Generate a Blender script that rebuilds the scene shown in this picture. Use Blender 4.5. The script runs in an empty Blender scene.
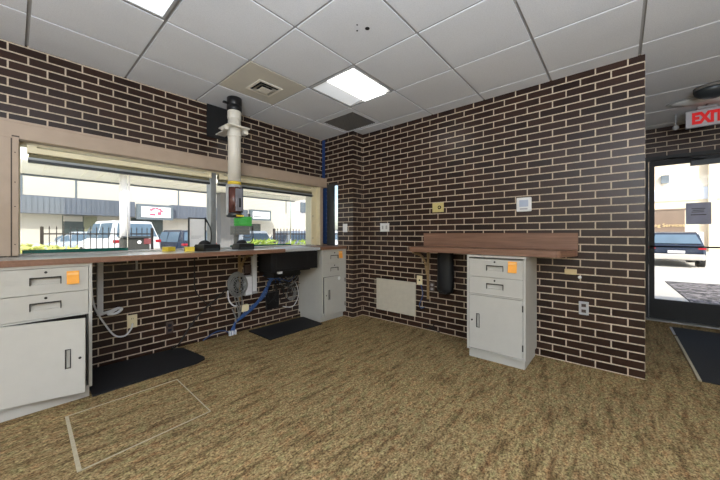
import bpy, math, random
from mathutils import Vector, Matrix
random.seed(7)
D = bpy.data
COL = bpy.context.scene.collection
PI = math.pi
H = 2.63

# ------------------------------------------------------------------ materials
def lin(c):
    return tuple(((v/255)/12.92 if v/255 <= .04045 else ((v/255+.055)/1.055)**2.4) for v in c)

def new_mat(name):
    m = D.materials.new(name); m.use_nodes = True
    nt = m.node_tree
    b = nt.nodes['Principled BSDF']
    return m, nt, b

def N(nt, t, **kw):
    n = nt.nodes.new(t)
    for k, v in kw.items():
        setattr(n, k, v)
    return n

def coords(nt, scale=(1, 1, 1), rot=(0, 0, 0), loc=(0, 0, 0)):
    tc = N(nt, 'ShaderNodeTexCoord'); mp = N(nt, 'ShaderNodeMapping')
    mp.inputs['Scale'].default_value = scale
    mp.inputs['Rotation'].default_value = rot
    mp.inputs['Location'].default_value = loc
    nt.links.new(tc.outputs['Object'], mp.inputs['Vector'])
    return mp.outputs['Vector']

def noise(nt, vec, scale, detail=3, rough=.55):
    n = N(nt, 'ShaderNodeTexNoise')
    n.inputs['Scale'].default_value = scale
    n.inputs['Detail'].default_value = detail
    n.inputs['Roughness'].default_value = rough
    nt.links.new(vec, n.inputs['Vector'])
    return n.outputs['Fac']

def ramp(nt, fac, stops, interp='LINEAR'):
    r = N(nt, 'ShaderNodeValToRGB'); r.color_ramp.interpolation = interp
    el = r.color_ramp.elements
    while len(el) < len(stops): el.new(.5)
    for e, (p, c) in zip(el, stops):
        e.position = p; e.color = (c[0], c[1], c[2], 1)
    nt.links.new(fac, r.inputs['Fac'])
    return r.outputs['Color']

def mixc(nt, fac, a, b, mode='MIX'):
    m = N(nt, 'ShaderNodeMix', data_type='RGBA', blend_type=mode)
    for sock, v in ((m.inputs[0], fac), (m.inputs[6], a), (m.inputs[7], b)):
        if hasattr(v, 'is_linked') or isinstance(v, bpy.types.NodeSocket): nt.links.new(v, sock)
        elif isinstance(v, (int, float)): sock.default_value = v
        else: sock.default_value = (v[0], v[1], v[2], 1)
    return m.outputs[2]

def bump(nt, b, h, strength=.3, dist=.002):
    bp = N(nt, 'ShaderNodeBump')
    bp.inputs['Strength'].default_value = strength
    bp.inputs['Distance'].default_value = dist
    nt.links.new(h, bp.inputs['Height']); nt.links.new(bp.outputs['Normal'], b.inputs['Normal'])

def plain(name, rgb, rough=.5, metal=0, var=.08, scale=30, bmp=0, stretch=(1, 1, 1)):
    """solid colour with slight procedural variation; rgb is 0-255 albedo"""
    m, nt, b = new_mat(name)
    c = lin(rgb)
    v = coords(nt, stretch)
    f = noise(nt, v, scale)
    col = ramp(nt, f, [(.25, [x*(1-var) for x in c]), (.75, [min(1, x*(1+var)) for x in c])])
    nt.links.new(col, b.inputs['Base Color'])
    b.inputs['Roughness'].default_value = rough
    b.inputs['Metallic'].default_value = metal
    if bmp: bump(nt, b, f, bmp)
    return m

def emit(name, rgb, strength):
    m, nt, b = new_mat(name)
    c = lin(rgb)
    v = coords(nt); f = noise(nt, v, 4)
    col = ramp(nt, f, [(.2, [x*.97 for x in c]), (.8, c)])
    nt.links.new(col, b.inputs['Emission Color'])
    nt.links.new(col, b.inputs['Base Color'])
    b.inputs['Emission Strength'].default_value = strength
    return m

def glass(name, tint=(.96, .97, .965), refl=1.0):
    m = D.materials.new(name); m.use_nodes = True
    nt = m.node_tree; nt.nodes.clear()
    out = N(nt, 'ShaderNodeOutputMaterial')
    tr = N(nt, 'ShaderNodeBsdfTransparent'); gl = N(nt, 'ShaderNodeBsdfGlossy')
    mx = N(nt, 'ShaderNodeMixShader'); fr = N(nt, 'ShaderNodeFresnel')
    v = coords(nt); f = noise(nt, v, 2)
    rr = ramp(nt, f, [(0, (.0, .0, .0)), (1, (.02, .02, .02))])
    nt.links.new(rr, gl.inputs['Roughness'])
    tr.inputs['Color'].default_value = (*tint, 1)
    gl.inputs['Color'].default_value = (refl, refl, refl, 1)
    fr.inputs['IOR'].default_value = 1.3
    nt.links.new(fr.outputs[0], mx.inputs[0]); nt.links.new(tr.outputs[0], mx.inputs[1])
    nt.links.new(gl.outputs[0], mx.inputs[2]); nt.links.new(mx.outputs[0], out.inputs['Surface'])
    return m

def brick(name, cu, cv, bw, rh, c1, c2, cm, mort=.0054, rough=.3):
    m, nt, b = new_mat(name)
    tc = N(nt, 'ShaderNodeTexCoord'); sp = N(nt, 'ShaderNodeSeparateXYZ')
    nt.links.new(tc.outputs['Object'], sp.inputs[0])
    def math_(op, a, c):
        n = N(nt, 'ShaderNodeMath', operation=op)
        for i, v in enumerate((a, c)):
            if isinstance(v, (int, float)): n.inputs[i].default_value = v
            else: nt.links.new(v, n.inputs[i])
        return n.outputs[0]
    u = math_('ADD', math_('ADD', sp.outputs[0], sp.outputs[1]), cu)
    w = math_('ADD', sp.outputs[2], cv)
    cb = N(nt, 'ShaderNodeCombineXYZ')
    nt.links.new(u, cb.inputs[0]); nt.links.new(w, cb.inputs[1])
    bt = N(nt, 'ShaderNodeTexBrick')
    bt.offset = .5; bt.offset_frequency = 2; bt.squash = 1; bt.squash_frequency = 2
    bt.inputs['Scale'].default_value = 1
    bt.inputs['Mortar Size'].default_value = mort
    bt.inputs['Mortar Smooth'].default_value = .12
    bt.inputs['Bias'].default_value = 0
    bt.inputs['Brick Width'].default_value = bw
    bt.inputs['Row Height'].default_value = rh
    bt.inputs['Color1'].default_value = (*lin(c1), 1)
    bt.inputs['Color2'].default_value = (*lin(c2), 1)
    bt.inputs['Mortar'].default_value = (*lin(cm), 1)
    nt.links.new(cb.outputs[0], bt.inputs['Vector'])
    # glaze mottling on the bricks and stains on the mortar
    v = coords(nt)
    f1 = noise(nt, v, 55, 4, .7)
    f2 = noise(nt, v, 3, 3)
    k = ramp(nt, f1, [(.3, (.72, .72, .72)), (.7, (1.2, 1.17, 1.13))])
    c = mixc(nt, 1.0, bt.outputs['Color'], k, 'MULTIPLY')
    k2 = ramp(nt, f2, [(.3, (.86, .86, .86)), (.7, (1.08, 1.08, 1.08))])
    c = mixc(nt, 1.0, c, k2, 'MULTIPLY')
    nt.links.new(c, b.inputs['Base Color'])
    rr = N(nt, 'ShaderNodeMapRange')
    rr.inputs['To Min'].default_value = rough; rr.inputs['To Max'].default_value = .9
    nt.links.new(bt.outputs['Fac'], rr.inputs['Value'])
    nt.links.new(rr.outputs[0], b.inputs['Roughness'])
    b.inputs['Specular IOR Level'].default_value = .42
    inv = math_('SUBTRACT', 1.0, bt.outputs['Fac'])
    hh = math_('ADD', inv, math_('MULTIPLY', f1, .25))
    bump(nt, b, hh, .3, .003)
    return m

BR1, BR2, MOR = (34, 19, 13), (55, 35, 26), (192, 177, 157)
M = {}
M['brick_window_wall'] = brick('brick_window_wall', 10.733, -.0364, .2075, .0663, BR1, BR2, MOR)
M['brick_side_wall'] = brick('brick_side_wall', 10.2326, -.003, .2128, .0676, BR1, BR2, MOR)

def carpet():
    m, nt, b = new_mat('carpet_loop')
    v = coords(nt)
    fine = noise(nt, coords(nt, (1, 1.25, 1)), 78, 2, .65)
    mid = noise(nt, coords(nt, (30, 48, 1)), 1.0, 3, .65)
    streak = noise(nt, coords(nt, (3.4, 17, 1)), 1.0, 3, .65)
    broad = noise(nt, coords(nt, (.9, .9, 1)), 1.0, 2)
    hue = noise(nt, coords(nt, (14, 24, 1), (0, 0, 0), (3.1, 7.7, 0)), 1.0, 3, .6)
    base = ramp(nt, mid, [(.30, lin((106, 88, 62))), (.44, lin((134, 115, 83))), (.56, lin((154, 136, 101))), (.72, lin((170, 150, 112)))])
    hc = ramp(nt, hue, [(.32, (1.12, .93, .88)), (.45, (1.03, .99, .97)), (.55, (.98, 1.01, .98)), (.68, (.86, 1.0, .92))])
    base = mixc(nt, 1.0, base, hc, 'MULTIPLY')
    sp = ramp(nt, fine, [(.34, (.38, .33, .29)), (.46, (.88, .86, .84)), (.58, (1.25, 1.24, 1.2)), (.72, (1.75, 1.72, 1.6))])
    c = mixc(nt, 1.0, base, sp, 'MULTIPLY')
    st = ramp(nt, streak, [(.33, (.52, .48, .45)), (.42, (.78, .74, .72)), (.52, (1.0, .99, .98)), (.62, (1.05, 1.05, 1.03))])
    c = mixc(nt, 1.0, c, st, 'MULTIPLY')
    br = ramp(nt, broad, [(.3, (.9, .91, .92)), (.7, (1.08, 1.06, 1.02))])
    c = mixc(nt, 1.0, c, br, 'MULTIPLY')
    nt.links.new(c, b.inputs['Base Color'])
    b.inputs['Roughness'].default_value = .95
    b.inputs['Specular IOR Level'].default_value = .1
    bump(nt, b, fine, .6, .004)
    return m
M['carpet'] = carpet()

def wood(name, dark, light, rough=.45):
    m, nt, b = new_mat(name)
    v = coords(nt, (2, 2, 90)); f = noise(nt, v, 1.6, 4, .6)
    v2 = coords(nt, (60, 3, 60)); f2 = noise(nt, v2, 1.0, 3)
    c = ramp(nt, f, [(.3, lin(dark)), (.7, lin(light))])
    k = ramp(nt, f2, [(.3, (.85, .85, .85)), (.7, (1.1, 1.1, 1.1))])
    c = mixc(nt, 1.0, c, k, 'MULTIPLY')
    nt.links.new(c, b.inputs['Base Color']); b.inputs['Roughness'].default_value = rough
    bump(nt, b, f, .1, .001)
    return m
M['walnut'] = wood('walnut_laminate', (118, 84, 64), (140, 105, 84))
M['oak_brace'] = wood('brown_brace', (132, 108, 72), (160, 134, 94))

def tiles_mat():
    m, nt, b = new_mat('ceiling_tile')
    v = coords(nt)
    f = noise(nt, v, 160, 2, .7); f2 = noise(nt, v, 1.3, 3)
    c = ramp(nt, f, [(.3, lin((203, 204, 207))), (.6, lin((215, 216, 219)))])
    k = ramp(nt, f2, [(.3, (.94, .935, .92)), (.7, (1.02, 1.02, 1.02))])
    c = mixc(nt, 1.0, c, k, 'MULTIPLY')
    nt.links.new(c, b.inputs['Base Color']); b.inputs['Roughness'].default_value = .9
    bump(nt, b, f, .25, .002)
    return m
M['tile'] = tiles_mat()
M['tile_stained'] = plain('stained_ceiling_tile', (192, 186, 172), .9, 0, .06, 5)
M['grid'] = plain('grid_white_metal', (150, 149, 147), .45, 0, .03, 20)
M['paint'] = plain('cabinet_paint', (184, 181, 172), .42, 0, .025, 14)
M['inside_shade'] = plain('cabinet_inside_shade', (46, 45, 42), .6, 0, .05, 20)  # near-black colour in place of shade inside the cabinets
M['casing'] = plain('bronze_casing', (172, 152, 132), .5, 0, .06, 9)
M['casing_dark'] = plain('bronze_casing_seam', (70, 58, 50), .6, 0, .06, 9)
M['cream'] = plain('cream_frame', (226, 214, 178), .45, 0, .04, 12)
M['alu'] = plain('grey_aluminium', (150, 154, 154), .4, .35, .05, 16)
M['olive_shade'] = plain('olive_shade_cloth', (112, 106, 78), .8, 0, .08, 20)
M['dark_rail'] = plain('dark_rail', (58, 62, 64), .4, .3, .08, 25)
M['black_frame'] = plain('black_door_frame', (9, 9, 9), .55, 0, .15, 25)
M['black'] = plain('black_plastic', (14, 14, 15), .45, 0, .2, 30)
M['black_soft'] = plain('black_vinyl', (11, 11, 12), .6, 0, .25, 22, .4)
M['rubber'] = plain('black_rubber', (15, 15, 18), .7, 0, .3, 60, .3)
M['rubber_blue'] = plain('entrance_matting', (36, 36, 37), .9, 0, .3, 90, .4)
M['chrome'] = plain('brushed_steel', (182, 184, 186), .28, .9, .05, 40, 0, (1, 1, 20))
M['steel_pale'] = plain('pale_steel', (196, 198, 200), .35, .25, .05, 40)
M['handle'] = plain('dark_pull', (52, 50, 48), .4, .5, .1, 30)
M['orange'] = plain('orange_paper', (250, 172, 70), .7, 0, .06, 30)
M['orange2'] = plain('orange_paper_pale', (255, 196, 120), .7, 0, .05, 30)
M['white_plastic'] = plain('white_plastic', (222, 222, 220), .4, 0, .03, 20)
M['cream_plastic'] = plain('cream_plastic', (226, 212, 172), .4, 0, .03, 20)
M['yellow_plastic'] = plain('aged_plate', (196, 182, 120), .4, 0, .1, 40)
M['brown_plate'] = plain('brown_outlet', (74, 60, 54), .4, 0, .08, 30)
M['grey_plastic'] = plain('grey_plastic', (168, 168, 168), .4, 0, .05, 30)
M['screen'] = plain('display_grey', (176, 186, 204), .2, 0, .04, 20)
M['tube_white'] = plain('tube_white', (218, 212, 198), .4, 0, .04, 10)
M['yellow'] = plain('yellow_band', (226, 196, 60), .5, 0, .05, 30)
M['smoke'] = plain('smoked_carrier', (96, 62, 56), .2, 0, .25, 12)
M['smoke_grey'] = plain('smoked_panel', (128, 128, 136), .15, 0, .2, 12)
M['blue_tape'] = plain('blue_film', (34, 66, 118), .5, 0, .12, 14)
M['cable_blue'] = plain('blue_cable', (40, 78, 132), .45, 0, .1, 40)
M['cable_grey'] = plain('grey_cable', (124, 124, 120), .5, 0, .1, 40)
M['cable_white'] = plain('white_cable', (222, 222, 224), .5, 0, .05, 40)
M['cable_black'] = plain('black_cable', (18, 18, 18), .5, 0, .1, 40)
M['plywood'] = plain('black_backboard', (14, 14, 14), .8, 0, .2, 20)
M['pale_wood'] = plain('pale_wood_block', (198, 176, 132), .6, 0, .1, 20, 0, (1, 1, 10))
M['panel'] = plain('access_panel_paint', (196, 188, 170), .5, 0, .04, 20)
M['pane'] = glass('window_glass')
M['green_edge'] = plain('green_glass_edge', (16, 80, 70), .15, 0, .1, 20)
M['counter_top'] = plain('pale_grey_laminate', (178, 176, 170), .18, 0, .05, 14)
def paper_mat():
    m, nt, b = new_mat('notice_paper')
    out = nt.nodes['Material Output']
    v = coords(nt); c = ramp(nt, noise(nt, v, 10), [(.3, lin((190, 193, 212))), (.7, lin((200, 203, 222)))])
    nt.links.new(c, b.inputs['Base Color']); b.inputs['Roughness'].default_value = .8
    tl = N(nt, 'ShaderNodeBsdfTranslucent'); nt.links.new(c, tl.inputs['Color'])
    mx = N(nt, 'ShaderNodeMixShader'); mx.inputs[0].default_value = .19
    nt.links.new(b.outputs[0], mx.inputs[1]); nt.links.new(tl.outputs[0], mx.inputs[2]); nt.links.new(mx.outputs[0], out.inputs['Surface'])
    return m
M['paper'] = paper_mat()
M['sheet'] = plain('white_sheet', (240, 240, 238), .8, 0, .03, 10)
M['ink'] = plain('dark_ink', (38, 38, 46), .8, 0, .05, 10)
M['ink_grey'] = plain('grey_ink', (112, 114, 130), .8, 0, .05, 10)
M['red'] = plain('exit_red', (215, 30, 30), .5, 0, .05, 20)
M['sign_grey'] = plain('exit_face', (182, 182, 186), .5, 0, .03, 20)
M['lamp'] = emit('lamp_lens', (255, 255, 250), 1.5)
M['wing_glow'] = emit('lamp_wing_glow', (226, 229, 232), .13)  # faint emission stands in for lens light falling on the wings
M['lamp_soft'] = emit('lamp_panel', (240, 246, 250), .42)
M['exit_red_lit'] = emit('exit_letters', (215, 12, 14), .1)
M['residue'] = plain('floor_line', (176, 164, 138), .8, 0, .15, 50)
M['steel_edge'] = plain('threshold_steel', (150, 150, 146), .45, .6, .1, 40)
M['grille'] = plain('return_grille', (104, 100, 94), .6, 0, .1, 60)
M['dark'] = plain('dark_hollow', (12, 12, 12), .9, 0, .1, 10)
M['wall_paint'] = plain('plain_wall', (186, 180, 170), .8, 0, .04, 6)
# outdoors
M['asphalt'] = plain('pale_concrete_lot', (198, 193, 182), .9, 0, .08, .8)
M['kerb'] = plain('concrete', (196, 190, 178), .9, 0, .06, 3)
M['facade'] = plain('white_facade', (192, 187, 176), .8, 0, .03, .5)
M['facade_tan'] = plain('tan_facade', (232, 216, 190), .8, 0, .05, .6)
M['awning'] = plain('ribbed_awning', (92, 99, 110), .5, .1, .12, 1.2, 0, (6, 1, .3))
M['awning_frame'] = plain('sign_frame_grey', (96, 106, 112), .5, .1, .06, 2)
M['sign_white'] = plain('sign_white', (244, 242, 244), .5, 0, .02, 2)
M['logo'] = plain('sign_logo_red', (178, 86, 112), .5, 0, .05, 3)
M['win_dark'] = plain('dark_shopfront', (66, 76, 76), .2, 0, .2, .8)
M['win_olive'] = plain('olive_panel', (132, 132, 104), .5, 0, .1, 1)
M['car_white'] = plain('car_white', (232, 234, 236), .25, .05, .02, 2)
M['car_blue'] = plain('car_slate_blue', (50, 60, 78), .25, .3, .05, 2)
M['car_silver'] = plain('car_silver', (190, 198, 204), .25, .3, .04, 2)
M['car_glass'] = plain('car_glass', (92, 112, 128), .08, 0, .1, 2)
M['tail'] = plain('tail_light', (170, 36, 48), .25, 0, .1, 6)
M['tyre'] = plain('tyre', (26, 26, 26), .8, 0, .1, 10)
M['bumper'] = plain('pale_bumper', (196, 190, 180), .4, .2, .05, 5)
M['iron'] = plain('fence_iron', (60, 54, 54), .5, .3, .1, 8)
M['kiosk'] = plain('kiosk_grey', (62, 63, 60), .5, .2, .1, 4)
M['kiosk_red'] = plain('kiosk_maroon', (116, 60, 62), .5, 0, .1, 4)
M['green_sign'] = plain('green_sign', (14, 100, 16), .5, 0, .1, 5)
M['column'] = plain('column_ribbed', (118, 118, 118), .7, 0, .1, 3, 0, (8, 8, .4))
M['soffit'] = plain('canopy_soffit', (252, 248, 230), .7, 0, .04, 1.2, 0, (6, .3, 1))
M['hedge'] = plain('hedge_leaves', (150, 172, 70), .7, 0, .35, 12)
M['hedge_pale'] = plain('hedge_leaves_pale', (196, 200, 110), .7, 0, .3, 12)
M['stem'] = plain('shrub_stem', (96, 76, 48), .8, 0, .2, 12)
M['brown_sign'] = plain('brown_sign', (128, 108, 92), .6, 0, .08, 1.5)
M['sign_gold'] = plain('gold_letters', (236, 206, 150), .5, 0, .04, 4)

M['band_pale'] = plain('pale_band', (214, 220, 230), .7, 0, .03, .6)
def gravel_mat():
    m, nt, b = new_mat('gravel')
    v = coords(nt); vo = N(nt, 'ShaderNodeTexVoronoi'); vo.inputs['Scale'].default_value = 14
    nt.links.new(v, vo.inputs['Vector'])
    f = noise(nt, v, 30)
    c = ramp(nt, vo.outputs['Color'], [(.2, lin((58, 55, 54))), (.5, lin((92, 87, 86))), (.85, lin((150, 142, 140)))])
    nt.links.new(c, b.inputs['Base Color']); b.inputs['Roughness'].default_value = .9
    bump(nt, b, vo.outputs['Distance'], .8, .03)
    return m
M['gravel'] = gravel_mat()

# ------------------------------------------------------------------ mesh builder
class MB:
    def __init__(s): s.v = []; s.f = []; s.mi = []; s.sm = []
    def add(s, vs, fs, mi=0, smooth=False):
        o = len(s.v); s.v += [tuple(p) for p in vs]
        for f in fs: s.f.append([i+o for i in f]); s.mi.append(mi); s.sm.append(smooth)
        return s
    def box(s, x0, x1, y0, y1, z0, z1, mi=0, bev=0):
        if x1 < x0: x0, x1 = x1, x0
        if y1 < y0: y0, y1 = y1, y0
        if z1 < z0: z0, z1 = z1, z0
        if not bev:
            vs = [(x, y, z) for z in (z0, z1) for y in (y0, y1) for x in (x0, x1)]
            fs = [(0, 2, 3, 1), (4, 5, 7, 6), (0, 1, 5, 4), (2, 6, 7, 3), (0, 4, 6, 2), (1, 3, 7, 5)]
            return s.add(vs, fs, mi)
        import bmesh
        bm = bmesh.new(); bmesh.ops.create_cube(bm, size=1)
        for v in bm.verts:
            v.co = Vector(((x0+x1)/2+v.co.x*(x1-x0), (y0+y1)/2+v.co.y*(y1-y0), (z0+z1)/2+v.co.z*(z1-z0)))
        bmesh.ops.bevel(bm, geom=list(bm.edges), offset=min(bev, .45*min(x1-x0, y1-y0, z1-z0)), segments=2, affect='EDGES', profile=.5)
        bm.verts.index_update()
        s.add([v.co.copy() for v in bm.verts], [[v.index for v in f.verts] for f in bm.faces], mi)
        bm.free(); return s
    def cyl(s, p0, p1, r0, r1=None, n=16, mi=0, caps=True):
        return s.tube([p0, p1], [r0, r0 if r1 is None else r1], n, mi, caps)
    def tube(s, pts, r, n=8, mi=0, caps=True):
        pts = [Vector(p) for p in pts]
        rs = r if isinstance(r, (list, tuple)) else [r]*len(pts)
        o = len(s.v); prev = None
        for i, p in enumerate(pts):
            t = (pts[min(i+1, len(pts)-1)]-pts[max(i-1, 0)]).normalized()
            if prev is None:
                a = Vector((0, 0, 1)) if abs(t.z) < .9 else Vector((1, 0, 0))
                u = t.cross(a).normalized()
            else:
                u = (prev-t*prev.dot(t)).normalized()
            prev = u; w = t.cross(u)
            for k in range(n):
                a = 2*PI*k/n
                s.v.append(tuple(p+(u*math.cos(a)+w*math.sin(a))*rs[i]))
        for i in range(len(pts)-1):
            for k in range(n):
                a = o+i*n+k; b = o+i*n+(k+1) % n
                s.f.append([a, b, b+n, a+n]); s.mi.append(mi); s.sm.append(True)
        if caps:
            s.f.append([o+k for k in range(n)][::-1]); s.mi.append(mi); s.sm.append(False)
            s.f.append([o+(len(pts)-1)*n+k for k in range(n)]); s.mi.append(mi); s.sm.append(False)
        return s
    def prism(s, poly, z0, z1, mi=0, axis='z'):
        n = len(poly)
        def P(a, b, c): return {'z': (a, b, c), 'x': (c, a, b), 'y': (a, c, b)}[axis]
        vs = [P(a, b, z0) for a, b in poly]+[P(a, b, z1) for a, b in poly]
        fs = [list(range(n))[::-1], list(range(n, 2*n))]+[[i, (i+1) % n, n+(i+1) % n, n+i] for i in range(n)]
        return s.add(vs, fs, mi)
    def lathe(s, cx, cy, prof, n=20, mi=0):
        o = len(s.v)
        for r, z in prof:
            for k in range(n):
                a = 2*PI*k/n; s.v.append((cx+r*math.cos(a), cy+r*math.sin(a), z))
        for i in range(len(prof)-1):
            for k in range(n):
                a = o+i*n+k; b = o+i*n+(k+1) % n
                s.f.append([a, b, b+n, a+n]); s.mi.append(mi); s.sm.append(True)
        s.f.append([o+k for k in range(n)][::-1]); s.mi.append(mi); s.sm.append(False)
        s.f.append([o+(len(prof)-1)*n+k for k in range(n)]); s.mi.append(mi); s.sm.append(False)
        return s
    def ell(s, c, r, n=14, m=8, mi=0, z0=-1.0, jit=0, rnd=None):
        o = len(s.v)
        for j in range(m+1):
            ph = math.asin(max(-1, z0))+(PI/2-math.asin(max(-1, z0)))*j/m
            for k in range(n):
                a = 2*PI*k/n
                q = 1+(rnd.uniform(-jit, jit) if rnd else 0)
                s.v.append((c[0]+r[0]*q*math.cos(ph)*math.cos(a), c[1]+r[1]*q*math.cos(ph)*math.sin(a), c[2]+r[2]*q*math.sin(ph)))
        for j in range(m):
            for k in range(n):
                a = o+j*n+k; b = o+j*n+(k+1) % n
                s.f.append([a, b, b+n, a+n]); s.mi.append(mi); s.sm.append(True)
        s.f.append([o+k for k in range(n)][::-1]); s.mi.append(mi); s.sm.append(False)
        return s
    def xform(s, mat):
        s.v = [tuple(mat @ Vector(p)) for p in s.v]; return s
    def build(s, name, mats, parent=None, local=False):
        me = D.meshes.new(name)
        mats = mats if isinstance(mats, (list, tuple)) else [mats]
        off = Vector((0, 0, 0))
        if parent is not None and not local:
            q = parent
            while q is not None: off += q.location; q = q.parent
        me.from_pydata([tuple(Vector(p)-off) for p in s.v], [], s.f)
        for m in mats: me.materials.append(M[m] if isinstance(m, str) else m)
        for p, mi, sm in zip(me.polygons, s.mi, s.sm): p.material_index = mi; p.use_smooth = sm
        me.update()
        o = D.objects.new(name, me); COL.objects.link(o)
        if parent is not None: o.parent = parent
        return o

def tag(o, label, cat, group=None, kind=None):
    o['label'] = label; o['category'] = cat
    if group: o['group'] = group
    if kind: o['kind'] = kind
    return o
def thing(name, label, cat, loc=(0, 0, 0), rz=0, group=None):
    o = D.objects.new(name, None); COL.objects.link(o); o.empty_display_size = .05
    o.location = loc; o.rotation_euler = (0, 0, rz)
    return tag(o, label, cat, group)
def struct(o, label=None, cat=None):
    o['kind'] = 'structure'
    if label: o['label'] = label
    if cat: o['category'] = cat
    return o
def sempty(name, loc=(0, 0, 0), label=None, cat=None):
    o = D.objects.new(name, None); COL.objects.link(o); o.location = loc
    return struct(o, label, cat)
def copy_tree(o, parent=None):
    c = o.copy(); COL.objects.link(c)
    if parent is not None: c.parent = parent
    for ch in list(o.children): copy_tree(ch, c)
    return c
def smooth_path(pts, n=6):
    P = [Vector(p) for p in pts]; P = [P[0]]+P+[P[-1]]; out = []
    for i in range(1, len(P)-2):
        for k in range(n):
            t = k/n; a, b, c, d = P[i-1], P[i], P[i+1], P[i+2]
            out.append(.5*((2*b)+(-a+c)*t+(2*a-5*b+4*c-d)*t*t+(-a+3*b-3*c+d)*t**3))
    out.append(P[-2]); return out
def text_mesh(txt, name, mat, parent, size, mat4, extrude=.002, fit=None, bold=0):
    cu = D.curves.new(name, 'FONT'); cu.body = txt; cu.size = size; cu.extrude = extrude
    cu.offset = bold; cu.align_x = 'CENTER'; cu.align_y = 'CENTER'
    ob = D.objects.new(name, cu); COL.objects.link(ob)
    bpy.context.view_layer.update()
    dg = bpy.context.evaluated_depsgraph_get()
    me = D.meshes.new_from_object(ob.evaluated_get(dg))
    D.objects.remove(ob)
    if fit:
        xs_ = [v.co.x for v in me.vertices]; ys_ = [v.co.y for v in me.vertices]
        me.transform(Matrix.Diagonal((fit[0]/(max(xs_)-min(xs_)), fit[1]/(max(ys_)-min(ys_)), 1, 1)) @ Matrix.Translation((-(max(xs_)+min(xs_))/2, -(max(ys_)+min(ys_))/2, 0)))
    me.transform(mat4)
    me.materials.clear(); me.materials.append(M[mat])
    for p in me.polygons: p.material_index = 0
    o = D.objects.new(name, me); COL.objects.link(o)
    if parent is not None: o.parent = parent
    return o

# ------------------------------------------------------------------ room shell
XP = -.209; YR = -.64; YE = -3.634        # corner pier face, its return, outer end of the side wall
XD = 2.45                                 # entrance wall
XL, YB = -6.2, -8.2                       # unseen rest of the room
GZ = -.15                                 # ground outside

struct(MB().box(XL-.2, XD+.25, YB-.2, .2, -.12, 0).build('floor', 'carpet'), 'tan and brown streaked loop carpet', 'floor')

# ceiling: tiles on a 0.616 m grid, with openings for fixtures; slab above closes the room
GX0, GY0, GP = -.192, -.52, .616
def cell(i, j): return (GX0-GP*(i+1), GX0-GP*i, GY0-GP*(j+1), GY0-GP*j)
LIGHTS = [(1, 1), (4, 1), (7, 1), (4, 7), (7, 7)]
GRILLE = (0, 0); HVAC = (2, 0)
cb = MB()
xs = [XD] + [GX0-GP*i for i in range(-4, 10) if XL < GX0-GP*i < XD] + [XL]
ys = [0.0] + [GY0-GP*j for j in range(0, 13) if YB < GY0-GP*j] + [YB]
HOLES = {(round(cell(*c)[0], 3), round(cell(*c)[2], 3)) for c in LIGHTS+[GRILLE]}
stain = (round(cell(*HVAC)[0], 3), round(cell(*HVAC)[2], 3))
for a in range(len(xs)-1):
    for c in range(len(ys)-1):
        x1, x0, y1, y0 = xs[a], xs[a+1], ys[c], ys[c+1]
        k = (round(x0, 3), round(y0, 3))
        if k in HOLES: continue
        g = .010; cb.box(x0+(g if x0 > XL+.01 else 0), x1-(g if x1 < XD-.01 else 0), y0+(g if y0 > YB+.01 else 0), y1-(g if y1 < -.01 else 0), H, H+.02, 1 if k == stain else 0)
cb.box(XL-.2, XD+.25, YB-.2, .2, 2.95, 3.1, 0)
struct(cb.build('ceiling', ['tile', 'tile_stained']), 'white acoustic tile drop ceiling', 'ceiling')
gb = MB()
for x in xs[1:-1]:
    gb.box(x-.012, x+.012, YB, 0, H+.009, H+.03)
for y in ys[1:-1]:
    gb.box(XL, XD, y-.012, y+.012, H+.0085, H+.029)
struct(gb.build('trim_1', 'grid'), 'white metal grid bars of the drop ceiling', 'ceiling grid')

# window wall (left of the photograph)
WX0, WX1, WZ0, WZ1 = -3.318, -.33, .99, 1.93
wb = MB()
wb.box(XL-.2, XP, 0, .2, -.12, WZ0); wb.box(XL-.2, XP, 0, .2, WZ1, 2.95)
wb.box(XL-.2, WX0, 0, .2, WZ0, WZ1); wb.box(WX1, XP, 0, .2, WZ0, WZ1)
struct(wb.build('wall_left', 'brick_window_wall'), 'dark brown brick wall with the two big windows', 'wall')
# corner pier with a narrow sidelight window
SY0, SY1, SZ0, SZ1 = -.345, -.105, 1.0, 1.93
pb = MB()
pb.box(XP, .2, YR, SY0-.06, -.12, 2.95); pb.box(XP, XP+.09, SY0-.06, SY0, -.12, 2.95); pb.box(XP, XP+.09, SY0, SY1, -.12, SZ0); pb.box(XP, XP+.09, SY0, SY1, SZ1, 2.95)
pb.box(XP, XP+.09, SY1, .2, -.12, 2.95)
struct(pb.build('wall_corner', 'brick_side_wall'), 'brick corner pier beside the windows', 'wall')
struct(MB().box(0, .2, YE, YR, -.12, 2.95).build('wall_right', 'brick_side_wall'), 'long dark brick wall with the wood counter', 'wall')
struct(MB().box(.2, XD+.2, YE, YE+.2, -.12, 2.95).build('wall_hall', 'brick_side_wall'), 'brick wall of the entrance passage', 'wall')
# entrance wall with door opening
DY0, DY1, DZ1 = -4.78, -3.745, 2.24
eb = MB()
eb.box(XD, XD+.2, DY1, YE, -.12, 2.95); eb.box(XD, XD+.2, DY0, DY1, DZ1, 2.95); eb.box(XD, XD+.2, YB, DY0, -.12, 2.95)
struct(eb.build('wall_entrance', 'brick_side_wall'), 'dark brick wall around the glass entrance door', 'wall')
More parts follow.
